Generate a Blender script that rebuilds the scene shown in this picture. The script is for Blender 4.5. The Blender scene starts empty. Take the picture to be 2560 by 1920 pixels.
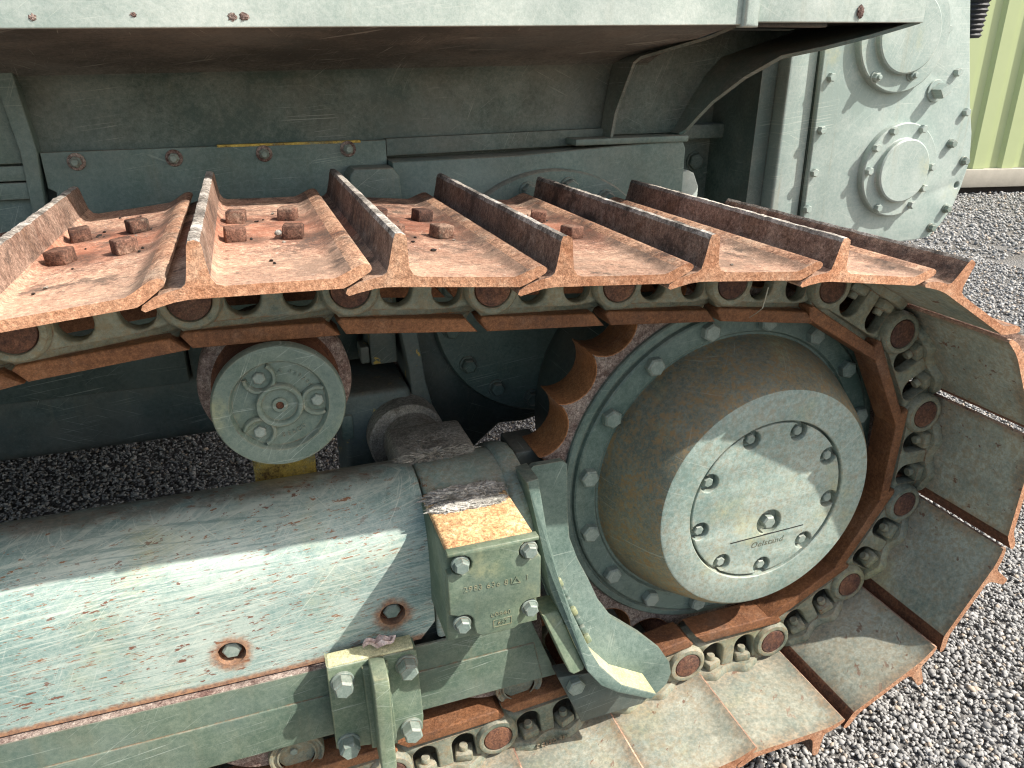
import bpy, bmesh, math, random
import numpy as np
from mathutils import Matrix, Vector, noise as mnoise

S = bpy.context.scene
COL = S.collection
R = math.radians
pi = math.pi

# ------------------------------------------------------------------ camera
cam_d = bpy.data.cameras.new('camera')
cam = bpy.data.objects.new('camera', cam_d)
COL.objects.link(cam)
cam_d.sensor_fit = 'HORIZONTAL'
cam_d.sensor_width = 36.0
cam_d.lens = 36.0 * 1887.5 / 2560.0
cam_d.clip_start = 0.02
cam_d.clip_end = 400.0
yaw, pitch, roll = 0.3266, 0.3929, -0.0070
fwd = Vector((math.sin(yaw) * math.cos(pitch), math.cos(yaw) * math.cos(pitch), -math.sin(pitch)))
rgt = Vector((math.cos(yaw), -math.sin(yaw), 0.0))
upv = rgt.cross(fwd)
rg2 = math.cos(roll) * rgt + math.sin(roll) * upv
up2 = -math.sin(roll) * rgt + math.cos(roll) * upv
cam.matrix_world = Matrix(((rg2.x, up2.x, -fwd.x, -0.814), (rg2.y, up2.y, -fwd.y, -1.0163),
                           (rg2.z, up2.z, -fwd.z, 0.7219), (0, 0, 0, 1)))
S.camera = cam

# ------------------------------------------------------------------ sky, sun, exposure
SUN_TO = Vector((1.5, -1.0, 1.95)).normalized()
w = bpy.data.worlds.new("World")
S.world = w
w.use_nodes = True
wn = w.node_tree
sky = wn.nodes.new('ShaderNodeTexSky')
sky.sky_type = 'NISHITA'
sky.sun_disc = False
sky.sun_elevation = math.asin(SUN_TO.z)
sky.sun_rotation = math.atan2(SUN_TO.x, SUN_TO.y)
sky.air_density = 1.0
sky.dust_density = 2.0
bg = wn.nodes['Background']
bg.inputs['Strength'].default_value = 0.15
tint = wn.nodes.new('ShaderNodeMix'); tint.data_type = 'RGBA'; tint.blend_type = 'MULTIPLY'
tint.inputs['Factor'].default_value = 1.0
tint.inputs[7].default_value = (1.10, 1.0, 0.86, 1)
wn.links.new(sky.outputs[0], tint.inputs[6])
wn.links.new(tint.outputs[2], bg.inputs[0])
sun_d = bpy.data.lights.new('sun', 'SUN')
sun_d.energy = 4.35
sun_d.angle = R(0.55)
sun_d.color = (1.0, 0.955, 0.88)
sun = bpy.data.objects.new('sun', sun_d)
COL.objects.link(sun)
sun.rotation_euler = SUN_TO.to_track_quat('Z', 'Y').to_euler()
sun.location = (3, -3, 5)
S.view_settings.view_transform = 'Standard'
S.view_settings.look = 'None'
S.view_settings.gamma = 1.0
S.view_settings.use_curve_mapping = False
S.view_settings.exposure = 0.84
S.render.engine = 'CYCLES'
S.cycles.use_denoising = True
S.cycles.denoiser = 'OPENIMAGEDENOISE'
S.cycles.denoising_input_passes = 'RGB_ALBEDO_NORMAL'
S.cycles.denoising_prefilter = 'ACCURATE'
S.cycles.pixel_filter_type = 'BLACKMAN_HARRIS'
S.cycles.filter_width = 1.15
S.cycles.sample_clamp_indirect = 4.0
S.cycles.max_bounces = 8
S.cycles.diffuse_bounces = 5

GZ = -0.572      # ground height
rnd = random.Random(7)

# ------------------------------------------------------------------ node helpers
class NB:
    def __init__(self, name):
        self.m = bpy.data.materials.new(name)
        self.m.use_nodes = True
        self.t = self.m.node_tree
        self.b = self.t.nodes['Principled BSDF']
        self.geo = self.t.nodes.new('ShaderNodeNewGeometry')
        self.P = self.geo.outputs['Position']
        self.N = self.geo.outputs['Normal']
        self._oi = None
    def n(self, typ): return self.t.nodes.new(typ)
    def put(self, sock, v):
        if isinstance(v, bpy.types.NodeSocket): self.t.links.new(v, sock)
        elif isinstance(v, (tuple, list)) and len(v) == 3 and sock.type == 'RGBA': sock.default_value = (*v, 1)
        else: sock.default_value = v
    def math(self, op, a, b=0.0, c=None, clamp=False):
        x = self.n('ShaderNodeMath'); x.operation = op; x.use_clamp = clamp
        self.put(x.inputs[0], a); self.put(x.inputs[1], b)
        if c is not None: self.put(x.inputs[2], c)
        return x.outputs[0]
    def noise(self, scale, detail=4, rough=0.55, vec=None, dist=0.0, off=0.0):
        x = self.n('ShaderNodeTexNoise')
        x.inputs['Scale'].default_value = scale; x.inputs['Detail'].default_value = detail
        x.inputs['Roughness'].default_value = rough; x.inputs['Distortion'].default_value = dist
        v = vec if vec is not None else self.P
        if off:
            a = self.n('ShaderNodeVectorMath'); a.operation = 'ADD'
            self.put(a.inputs[0], v); a.inputs[1].default_value = (off, off * .7, off * 1.3); v = a.outputs[0]
        self.t.links.new(v, x.inputs['Vector'])
        return x.outputs['Fac']
    def voro(self, scale, feature='F1', out='Distance', vec=None):
        x = self.n('ShaderNodeTexVoronoi'); x.feature = feature
        x.inputs['Scale'].default_value = scale
        self.t.links.new(vec if vec is not None else self.P, x.inputs['Vector'])
        return x.outputs[out]
    def vmap(self, scale=(1, 1, 1), rot=(0, 0, 0), vec=None):
        v = vec if vec is not None else self.P
        for rr, sc in ((rot, (1, 1, 1)), ((0, 0, 0), scale)):     # turn first, stretch after
            if any(rr) or sc != (1, 1, 1):
                x = self.n('ShaderNodeMapping')
                x.inputs['Scale'].default_value = sc; x.inputs['Rotation'].default_value = rr
                self.t.links.new(v, x.inputs['Vector']); v = x.outputs[0]
        return v
    def step(self, f, lo, hi, a=0.0, b=1.0):
        x = self.n('ShaderNodeMapRange'); x.interpolation_type = 'SMOOTHSTEP'
        self.put(x.inputs['Value'], f)
        x.inputs['From Min'].default_value = lo; x.inputs['From Max'].default_value = hi
        x.inputs['To Min'].default_value = a; x.inputs['To Max'].default_value = b
        return x.outputs['Result']
    def mix(self, f, a, b, typ='MIX'):
        x = self.n('ShaderNodeMix'); x.data_type = 'RGBA'; x.blend_type = typ
        self.put(x.inputs['Factor'], f); self.put(x.inputs['A'], a); self.put(x.inputs['B'], b)
        ins = [i for i in x.inputs if i.type == 'RGBA']
        self.put(ins[0], a); self.put(ins[1], b)
        return [o for o in x.outputs if o.type == 'RGBA'][0]
    def mul(self, col, f):
        x = self.n('ShaderNodeVectorMath'); x.operation = 'SCALE'
        self.put(x.inputs[0], col); self.put(x.inputs['Scale'], f)
        return x.outputs[0]
    def edge(self, radius=0.005, samples=3):
        bv = self.n('ShaderNodeBevel'); bv.samples = samples
        bv.inputs['Radius'].default_value = radius
        d = self.n('ShaderNodeVectorMath'); d.operation = 'DOT_PRODUCT'
        self.t.links.new(bv.outputs[0], d.inputs[0]); self.t.links.new(self.N, d.inputs[1])
        return self.math('SUBTRACT', 1.0, d.outputs['Value'], clamp=True)
    def sep(self, v):
        x = self.n('ShaderNodeSeparateXYZ'); self.t.links.new(v, x.inputs[0]); return x.outputs
    def rand(self):
        oi = self.n('ShaderNodeObjectInfo'); return oi.outputs['Random']
    def bump(self, h, dist=0.001, strength=1.0):
        x = self.n('ShaderNodeBump'); x.inputs['Distance'].default_value = dist
        x.inputs['Strength'].default_value = strength
        self.put(x.inputs['Height'], h)
        self.t.links.new(x.outputs[0], self.b.inputs['Normal'])
    def out(self, col, rough=0.5, metal=0.0, spec=0.5):
        self.put(self.b.inputs['Base Color'], col); self.put(self.b.inputs['Roughness'], rough)
        self.put(self.b.inputs['Metallic'], metal); self.b.inputs['Specular IOR Level'].default_value = spec
        return self.m

RUST_D, RUST_L, RUST_O = (.075, .026, .015), (.24, .092, .035), (.40, .16, .05)

def paint(name, dark=(.105, .150, .132), light=(.235, .295, .268), fade=0.5, rust=0.30, edge=0.5, scratch=0.3,
          dust=0.4, ochre=0.0, brush=0.0, stain=0.3, rough=0.45, dirt=(.27, .235, .19), edge_r=0.004, edge_col=(.20, .095, .045),
          grain=1.0, cast=0.0, film=0.0, extra=None):
    b = NB(name)
    big = b.noise(2.6, 5, .6); mid = b.noise(14, 7, .66, off=3.1); fine = b.noise(130, 6, .74, off=1.7); grit = b.noise(520, 3, .7)
    f = b.math('ADD', b.math('MULTIPLY', b.math('SUBTRACT', big, .5), 2.4), b.math('MULTIPLY', b.math('SUBTRACT', mid, .5), 1.5))
    f = b.math('ADD', f, b.math('MULTIPLY', b.math('SUBTRACT', fine, .5), 1.9 * grain))
    f = b.math('ADD', f, b.math('MULTIPLY', b.math('SUBTRACT', grit, .5), .9 * grain))
    f = b.math('ADD', f, fade, clamp=True)
    col = b.mix(f, dark, light)
    col = b.mix(b.math('MULTIPLY', b.step(b.noise(4.2, 3, off=9), .5, .68), .22), col, (.15, .195, .195))
    if film:     # thin brownish dirt film that clings to the coat
        fm = b.math('MULTIPLY', b.step(b.noise(5, 7, .7, off=41), .40, .64), film)
        col = b.mix(fm, col, (.155, .135, .105))
    if ochre:
        oc = b.math('MULTIPLY', b.step(b.noise(5.5, 4, .6, off=21), .60 - .06 * ochre, .74), b.step(fine, .36, .62, .35, 1))
        col = b.mix(b.math('MULTIPLY', oc, .60), col, (.43, .41, .20))
    if cast:     # rust bloom showing through cast metal
        cm = b.math('MULTIPLY', b.step(b.noise(75, 8, .78, off=51), .46, .58), b.step(mid, .36, .60, .25, 1))
        col = b.mix(b.math('MULTIPLY', cm, cast), col, (.24, .155, .07))
        cm = b.math('MULTIPLY', b.step(b.noise(190, 5, .8, off=57), .52, .60), b.step(big, .40, .60, .35, 1))
        col = b.mix(b.math('MULTIPLY', cm, cast), col, (.30, .21, .09))
    if scratch:
        for k, (rot, th, sc) in enumerate((((0, .12, 0), .62, (5, 5, 420)), ((0, -.42, 0), .64, (6, 6, 460)),
                                           ((0, 1.15, 0), .65, (7, 7, 520)), ((0, .02, 0), .64, (2.5, 2.5, 330)), ((0, .62, 0), .65, (7, 7, 500)))):
            s = b.noise(1.0, 2, .5, vec=b.vmap(sc, rot), off=4.0 * k + .3)
            s = b.math('MULTIPLY', b.step(s, th + .035 - .05 * scratch, th + .06), b.step(b.noise(6, 4, .6, off=60 + 5 * k), .50, .64))
            col = b.mix(b.math('MULTIPLY', s, .60 * min(1, scratch + .25)), col, (.48, .53, .48))
    if brush:
        for k, (sc, rot, lo, hi, c_, am) in enumerate((((5, 5, 330), .06, .50, .62, (.54, .59, .52), .60), ((7, 7, 420), .20, .54, .62, (.58, .61, .53), .60), ((9, 9, 460), -.55, .60, .66, (.60, .63, .55), .6), ((9, 9, 460), .85, .60, .66, (.60, .63, .55), .6),
                                                       ((6, 6, 360), -.04, .50, .64, (.095, .19, .18), .55), ((46, 46, 300), .05, .61, .64, (.25, .105, .045), .95),
                                                       ((38, 38, 125), .08, .63, .65, (.17, .07, .045), .95))):
            s = b.noise(1.0, 4, .68, vec=b.vmap(sc, (0, rot, 0)), off=12 + 3 * k)
            m_ = b.math('MULTIPLY', b.step(s, lo, hi), b.step(b.noise(4.5, 4, .6, off=70 + 4 * k), .36, .58, .25, 1))
            col = b.mix(b.math('MULTIPLY', m_, am * brush), col, c_)
    rn = b.noise(17, 10, .74, off=6.3)
    rr = rn
    if edge:
        e = b.edge(edge_r, 3)
        rr = b.math('ADD', rn, b.math('MULTIPLY', b.step(e, .02, .28), .16 * edge))
    rm = b.step(rr, .775 - .20 * rust, .800 - .20 * rust)
    halo = b.step(rr, .69 - .20 * rust, .80 - .20 * rust)
    rc = b.mix(b.step(b.noise(70, 4, .6, off=2), .35, .65), RUST_D, RUST_L)
    rc = b.mix(b.step(b.noise(300, 2), .52, .72), rc, RUST_O)
    if edge:
        em = b.math('MULTIPLY', b.step(e, .03, .20), b.step(b.noise(60, 6, .7, off=8), .38, .60))
        col = b.mix(b.math('MULTIPLY', em, .75 * min(1, edge + .2)), col, edge_col)
    col = b.mix(b.math('MULTIPLY', halo, .40 * (.4 + stain)), col, (.26, .17, .09))
    col = b.mix(rm, col, rc)
    if stain:
        st = b.noise(1.0, 5, .66, vec=b.vmap((24, 24, 1.6)), off=30)
        col = b.mix(b.math('MULTIPLY', b.step(st, .56, .74), .40 * stain), col, (.26, .215, .12))
    if extra: col, rm = extra(b, col, rm, fine, mid)
    if dust:
        nz = b.sep(b.N)[2]
        d = b.math('MULTIPLY', b.step(nz, .25, .95), b.step(b.noise(10, 8, .72, off=17), .34, .60))
        col = b.mix(b.math('MULTIPLY', d, dust), col, b.mix(b.step(fine, .35, .65), tuple(c * .72 for c in dirt), tuple(c * 1.2 for c in dirt)))
    b.bump(b.math('ADD', b.math('MULTIPLY', fine, .45), b.math('MULTIPLY', rm, -.5)), .0014, .6)
    return b.out(col, b.math('ADD', b.math('MULTIPLY', rm, .35), b.math('ADD', rough - .1, b.math('MULTIPLY', mid, .26))), 0.0, .4)

def cover_marks(b, col, rm, fine, mid):
    """rust rings round the two sunk bolts, a rusty lower lip and the brown worn crest of the cover"""
    x, y, z = b.sep(b.P)[0], b.sep(b.P)[1], b.sep(b.P)[2]
    wob = b.math('MULTIPLY', b.math('SUBTRACT', b.noise(55, 6, .7, off=3), .5), .030)
    tot = None
    for (cx_, cz_) in ((-.9337, -.1198), (-.6787, -.1126)):
        dx = b.math('SUBTRACT', x, cx_); dz_ = b.math('SUBTRACT', z, cz_)
        d = b.math('SQRT', b.math('ADD', b.math('MULTIPLY', dx, dx), b.math('MULTIPLY', dz_, dz_)))
        d = b.math('ADD', d, wob)
        m_ = b.step(d, .040, .022)
        tot = m_ if tot is None else b.math('MAXIMUM', tot, m_)
    lip_ = b.step(b.math('ADD', z, b.math('MULTIPLY', wob, .45)), -.163, -.173)
    crest = b.math('MULTIPLY', b.step(b.math('ADD', y, b.math('MULTIPLY', wob, 1.6)), .100, .130), b.step(mid, .36, .56))
    col = b.mix(b.math('MULTIPLY', crest, .6), col, b.mix(b.step(fine, .35, .65), (.085, .052, .034), (.20, .125, .08)))
    col = b.mix(b.math('MULTIPLY', b.math('MAXIMUM', tot, lip_), .85), col, b.mix(b.step(fine, .35, .65), (.17, .07, .04), (.40, .19, .09)))
    return col, rm

def shoe_marks(b, col, rm, fine, mid):
    """rust creeping in from the edges of each shoe's inner face"""
    tc = b.n('ShaderNodeTexCoord'); o3 = b.sep(tc.outputs['Object'])
    wob = b.math('MULTIPLY', b.math('SUBTRACT', mid, .5), .06)
    ax = b.math('ABSOLUTE', b.math('SUBTRACT', o3[0], .024))
    ex = b.step(b.math('ADD', ax, wob), .086, .106)
    ey = b.step(b.math('ADD', o3[1], wob), -.168, -.196)
    lk_ = b.math('MULTIPLY', b.step(b.math('ADD', b.math('ABSOLUTE', b.math('ADD', o3[1], .0)), wob), .045, .012), .55)
    m_ = b.math('MAXIMUM', b.math('MAXIMUM', ex, ey), lk_)
    m_ = b.math('MULTIPLY', m_, b.step(fine, .30, .56, .35, 1))
    col = b.mix(b.math('MULTIPLY', m_, .62), col, b.mix(b.step(fine, .38, .62), (.13, .06, .03), (.34, .20, .10)))
    fl = b.noise(1.0, 4, .7, vec=b.vmap((60, 22, 60), (0, 0, .7)), off=81)
    col = b.mix(b.math('MULTIPLY', b.step(fl, .635, .66), .85), col, (.15, .065, .04))
    return col, rm

def yellow_chips(b, col, rm, fine, mid):
    y_ = b.step(b.noise(24, 8, .75, off=44), .605, .625)
    col = b.mix(b.math('MULTIPLY', y_, .9), col, (.50, .36, .07))
    return col, rm

def tread_marks(b, col, fine, mid):
    """grime round the four bolts, redder metal between them, sandy outer end, dusky lip"""
    tc = b.n('ShaderNodeTexCoord'); o3 = b.sep(tc.outputs['Object'])
    x, y = o3[0], o3[1]
    r = b.rand()
    pn = b.noise(20, 7, .75, off=91)
    wob = b.math('MULTIPLY', b.math('SUBTRACT', pn, .5), .11)
    sand = b.math('MULTIPLY', b.step(b.math('ADD', y, wob), -.02, -.10), .50)
    col = b.mix(b.math('MULTIPLY', sand, b.step(fine, .3, .6, .3, .85)), col, (.50, .325, .225))
    red = b.math('MULTIPLY', b.step(b.math('ADD', b.math('ABSOLUTE', b.math('SUBTRACT', y, .12)), wob), .15, .05), .55)
    col = b.mix(b.math('MULTIPLY', red, b.step(mid, .36, .6, .3, 1)), col, (.36, .115, .06))
    tot = None
    for bx_ in (-.037, .036):
        for by_ in (.045, .19):
            dx = b.math('SUBTRACT', x, bx_ - .012); dy = b.math('SUBTRACT', y, by_ + .002)
            d = b.math('SQRT', b.math('ADD', b.math('MULTIPLY', dx, dx), b.math('MULTIPLY', dy, dy)))
            m_ = b.step(b.math('ADD', d, b.math('MULTIPLY', wob, .35)), .040, .016)
            tot = m_ if tot is None else b.math('MAXIMUM', tot, m_)
    col = b.mix(b.math('MULTIPLY', tot, b.step(fine, .36, .56, .15, .8)), col, (.055, .040, .033))
    lip_ = b.step(b.math('ADD', x, b.math('MULTIPLY', wob, .25)), -.058, -.078)
    col = b.mix(b.math('MULTIPLY', lip_, b.step(pn, .36, .58, .2, .75)), col, (.11, .075, .055))
    blot = b.math('MULTIPLY', b.step(b.noise(9, 8, .78, off=95), .56, .62), b.step(fine, .36, .56, .3, .9))
    col = b.mix(blot, col, (.085, .062, .05))
    return col

def rusty(name, base=(.30, .125, .062), hi=(.46, .22, .125), low=(.085, .038, .024), worn=0.0, pale=(.46, .36, .27),
          pale_amt=.3, rough=.85, grain=1.0, specks=.5, dark_amt=.45, per_object=True, alt=None, worn_col=(.52, .42, .33), worn_r=.007, extra=None):
    b = NB(name)
    big = b.noise(6.5, 7, .68); mid = b.noise(36, 7, .72, off=2.2); fine = b.noise(170, 6, .78, off=5); grit = b.noise(560, 3, .75)
    f = b.math('ADD', b.math('MULTIPLY', b.math('SUBTRACT', big, .5), 2.6), b.math('MULTIPLY', b.math('SUBTRACT', mid, .5), 2.0))
    f = b.math('ADD', b.math('ADD', f, b.math('MULTIPLY', b.math('SUBTRACT', fine, .5), 1.6)), .5, clamp=True)
    col = b.mix(f, base, hi)
    if alt: col = b.mix(b.math('MULTIPLY', b.step(b.noise(13, 7, .72, off=33), .50, .64), .7), col, alt)
    dk = b.math('MULTIPLY', b.step(b.noise(13, 10, .80, off=11), .61 - .14 * dark_amt, .68 - .08 * dark_amt), b.step(fine, .34, .58, .3, 1))
    col = b.mix(b.math('MULTIPLY', dk, min(1, dark_amt + .2)), col, low)
    dk2 = b.math('MULTIPLY', b.step(b.noise(4.6, 9, .74, off=71), .50, .60), b.step(mid, .36, .60, .35, 1))
    col = b.mix(b.math('MULTIPLY', dk2, .62 * min(1, dark_amt + .2)), col, tuple(c * 1.35 for c in low))
    pl = b.math('MULTIPLY', b.step(b.noise(10, 9, .80, off=19), .51, .60), b.step(mid, .38, .62, .3, 1))
    col = b.mix(b.math('MULTIPLY', pl, pale_amt), col, pale)
    col = b.mul(col, b.step(fine, .28, .72, 1 - .42 * grain, 1 + .48 * grain))
    col = b.mul(col, b.step(grit, .28, .72, 1 - .38 * grain, 1 + .42 * grain))
    if specks:
        s = b.noise(1.0, 3, .6, vec=b.vmap((150, 85, 150), (0, 0, .5)), off=3)
        s2 = b.noise(18, 4, .7, off=7)
        col = b.mix(b.math('MULTIPLY', b.math('MULTIPLY', b.step(s, .66, .72), b.step(s2, .42, .56)), specks), col, (.62, .54, .47))
        k_ = b.noise(120, 4, .7, off=27)
        col = b.mix(b.math('MULTIPLY', b.math('MULTIPLY', b.step(k_, .66, .72), b.step(s2, .58, .44)), specks), col, (.05, .035, .03))
    if worn:
        e = b.edge(worn_r, 3)
        em = b.math('MULTIPLY', b.math('MULTIPLY', b.step(e, .04, .25), worn), b.step(mid, .34, .56))
        col = b.mix(em, col, worn_col)
    if extra: col = extra(b, col, fine, mid)
    if per_object:
        r = b.rand()
        col = b.mul(col, b.math('ADD', .80, b.math('MULTIPLY', r, .36)))
    b.bump(b.math('ADD', b.math('MULTIPLY', fine, .8), b.math('MULTIPLY', mid, .9)), .0022, .9)
    return b.out(col, rough, 0.0, .22)

def plain(name, col, rough=.6, var=.35, scale=40, spec=.4):
    b = NB(name)
    c = b.mul(col if not isinstance(col, tuple) else b.mix(0.0, col, col), b.math('ADD', 1 - var * .5, b.math('MULTIPLY', b.noise(scale, 6, .65), var)))
    b.bump(b.noise(scale * 6, 3), .0006, .5)
    return b.out(c, rough, 0, spec)

M = {}
M['paint'] = paint('green_grey_paint', dark=(.060, .102, .086), light=(.165, .220, .190), fade=.42, edge_col=(.30, .27, .19))
M['paint_cover'] = paint('scuffed_paint', dark=(.145, .250, .235), light=(.40, .470, .42), fade=.54, rust=.30, edge=.5, scratch=.9, brush=1.0, ochre=1.4, dust=.12, stain=.2, dirt=(.22, .17, .13), extra=cover_marks, edge_col=(.36, .22, .12), rough=.34)
M['paint_sleeve'] = paint('rusting_paint', dark=(.13, .225, .20), light=(.36, .42, .37), fade=.55, rust=.66, edge=.8, scratch=.5, brush=.35, dust=.30, ochre=.5, cast=.45, rough=.36, dirt=(.25, .20, .155))
M['paint_fender'] = paint('sun_bleached_paint', dark=(.30, .375, .340), light=(.53, .585, .540), fade=.5, rust=.24, edge=.4, scratch=.7, dust=.1, ochre=.6, stain=.3, grain=.8)
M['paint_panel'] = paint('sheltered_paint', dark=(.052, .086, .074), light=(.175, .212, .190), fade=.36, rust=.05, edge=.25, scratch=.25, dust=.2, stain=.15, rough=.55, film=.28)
M['paint_plate'] = paint('blue_green_paint', dark=(.068, .118, .104), light=(.165, .222, .200), fade=.42, rust=.12, edge=.4, scratch=.25, dust=.7, stain=.35, film=.2)
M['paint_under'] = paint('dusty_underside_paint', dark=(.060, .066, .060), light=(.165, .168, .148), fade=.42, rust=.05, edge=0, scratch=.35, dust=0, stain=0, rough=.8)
M['paint_hub'] = paint('mottled_hub_paint', dark=(.165, .245, .218), light=(.40, .465, .415), fade=.47, rust=.16, edge=.6, scratch=.35, dust=.2, ochre=.35, stain=.3, cast=.35, grain=1.2)
M['paint_drum'] = paint('rust_stained_drum_paint', dark=(.085, .105, .088), light=(.22, .225, .17), fade=.42, rust=.30, edge=.6, scratch=.2, dust=.2, ochre=.3, stain=.5, rough=.55, cast=1.0, grain=1.2)
M['paint_winch'] = paint('pale_case_paint', dark=(.255, .325, .300), light=(.43, .480, .445), fade=.46, rust=.20, edge=.5, scratch=.75, dust=.2, ochre=.45, stain=.85, grain=.75)
M['paint_link'] = paint('chipped_link_paint', dark=(.085, .110, .085), light=(.31, .31, .235), fade=.48, rust=.62, edge=.9, scratch=.1, dust=.4, ochre=.6, stain=.3, rough=.6, dirt=(.36, .32, .25), cast=.45)
M['paint_shoe'] = paint('shoe_inside_paint', dark=(.135, .178, .155), light=(.45, .460, .385), fade=.47, rust=.40, edge=0, scratch=.15, dust=.35, ochre=.45, stain=.2, rough=.65, dirt=(.42, .38, .29), cast=.45, extra=shoe_marks)
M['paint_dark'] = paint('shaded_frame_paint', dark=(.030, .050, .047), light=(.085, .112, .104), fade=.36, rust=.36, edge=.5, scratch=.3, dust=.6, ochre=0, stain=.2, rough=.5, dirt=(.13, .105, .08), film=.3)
M['paint_casting'] = paint('old_casting_paint', dark=(.060, .092, .092), light=(.135, .170, .160), fade=.42, rust=.50, edge=.6, scratch=.3, dust=.7, ochre=0, stain=.2, rough=.5, dirt=(.14, .115, .09), film=.35, extra=yellow_chips)
M['paint_box'] = paint('olive_box_paint', dark=(.085, .128, .084), light=(.205, .250, .172), fade=.45, rust=.22, edge=.9, scratch=.25, dust=.15, ochre=.35, stain=.3, edge_col=(.40, .30, .16))
M['paint_rail'] = paint('dull_green_rail_paint', dark=(.062, .100, .074), light=(.160, .200, .150), fade=.43, rust=.20, edge=.8, scratch=.35, dust=.5, ochre=0, stain=.35, film=.25)
M['paint_roller'] = paint('roller_cap_paint', dark=(.085, .132, .108), light=(.190, .238, .198), fade=.43, rust=.10, edge=1.0, scratch=.5, dust=.3, ochre=.1, stain=.1, edge_col=(.36, .30, .20))
M['bolt'] = paint('bolt_paint', dark=(.13, .18, .155), light=(.29, .335, .295), fade=.5, rust=.36, edge=.9, scratch=.1, dust=.2, stain=.1, edge_r=.002)
M['rust_top'] = rusty('rusty_shoe_face', base=(.245, .118, .078), hi=(.46, .30, .215), low=(.075, .055, .046), alt=(.35, .20, .14), worn=.25, pale=(.58, .43, .31), pale_amt=.5, dark_amt=.95, specks=.9, extra=tread_marks)
M['rust_lip'] = rusty('dusky_shoe_lip', base=(.20, .095, .058), hi=(.42, .255, .165), low=(.06, .042, .034), pale=(.55, .42, .31), pale_amt=.4, dark_amt=.8, specks=.3, worn=.3)
M['rust_end'] = rusty('fresh_orange_rust', base=(.33, .145, .075), hi=(.50, .285, .175), low=(.24, .10, .05), pale_amt=.25, dark_amt=.25, specks=0, grain=.75)
M['rust_worn'] = rusty('worn_grouser_edge', base=(.13, .11, .095), hi=(.44, .40, .35), low=(.035, .03, .026), pale=(.62, .585, .54), pale_amt=.55, dark_amt=1.0, specks=.2)
M['rust_grouser'] = rusty('dark_grouser_rust', base=(.135, .078, .056), hi=(.26, .175, .132), low=(.042, .030, .025), pale=(.34, .28, .23), pale_amt=.3, dark_amt=.75, specks=.1, alt=(.15, .085, .055))
M['rust_bolt'] = rusty('crusty_bolt_rust', base=(.085, .044, .032), hi=(.20, .105, .072), low=(.025, .017, .015), pale_amt=.3, dark_amt=.8, specks=0)
M['rail'] = rusty('polished_brown_rail', base=(.145, .062, .030), hi=(.265, .118, .055), low=(.05, .03, .025), pale_amt=.1, dark_amt=.45, specks=0, rough=.5, grain=.6)
M['rail_dark'] = rusty('dark_brown_rust', base=(.085, .036, .022), hi=(.16, .068, .036), low=(.03, .018, .015), pale_amt=.05, dark_amt=.5, specks=0, rough=.75, grain=.8)
M['pin'] = rusty('pin_end_rust', base=(.065, .036, .034), hi=(.175, .080, .046), low=(.035, .022, .02), pale_amt=.08, dark_amt=.6, specks=0, rough=.6, grain=.8)
M['sprocket'] = rusty('polished_tooth_rust', base=(.25, .105, .045), hi=(.38, .175, .075), low=(.10, .045, .025), pale_amt=.1, dark_amt=.5, specks=0, rough=.42, grain=.7)
M['flange_rust'] = rusty('purple_flange_rust', base=(.13, .078, .066), hi=(.32, .27, .235), low=(.06, .034, .028), pale=(.44, .40, .35), pale_amt=.4, dark_amt=.7, specks=0)
M['box_top'] = rusty('tan_rust_casting', base=(.42, .215, .095), hi=(.60, .43, .235), low=(.25, .10, .05), alt=(.46, .25, .12), pale=(.66, .60, .38), pale_amt=.85, dark_amt=.6, specks=.5, grain=1.3, worn=.95, worn_col=(.30, .115, .05), worn_r=.016)
M['yellow'] = rusty('chipped_yellow_paint', base=(.50, .35, .07), hi=(.56, .42, .11), low=(.07, .038, .022), pale=(.16, .21, .16), pale_amt=.8, dark_amt=1.0, specks=0, grain=.5, rough=.55)
M['cement'] = rusty('dried_mortar', base=(.24, .23, .205), hi=(.46, .44, .40), low=(.085, .085, .06), pale=(.68, .66, .62), pale_amt=.6, dark_amt=.7, specks=.2, grain=.8)
M['chalk'] = rusty('pale_dirt_crust', base=(.20, .185, .155), hi=(.33, .305, .26), low=(.085, .072, .058), pale=(.42, .39, .34), pale_amt=.5, dark_amt=.6, specks=.1, grain=.8)
M['soot'] = plain('black_mud', (.022, .017, .014), .9, .5, 90)
M['level_line'] = plain('dark_line_coat', (.02, .02, .018), .8, .3, 60)
M['rubber'] = plain('black_hose_rubber', (.035, .034, .036), .55, .3, 60)
M['leaf'] = rusty('dry_leaf', base=(.42, .29, .25), hi=(.62, .50, .46), low=(.2, .11, .09), pale=(.7, .62, .58), pale_amt=.4, specks=0, grain=.6)
M['straw'] = plain('dry_straw', (.55, .52, .42), .7, .3, 120)
M['primer'] = rusty('pale_yellow_primer', base=(.42, .41, .24), hi=(.56, .53, .33), low=(.22, .11, .06), pale=(.62, .55, .42), pale_amt=.4, dark_amt=.25, specks=0, grain=.5, rough=.6)

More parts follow.
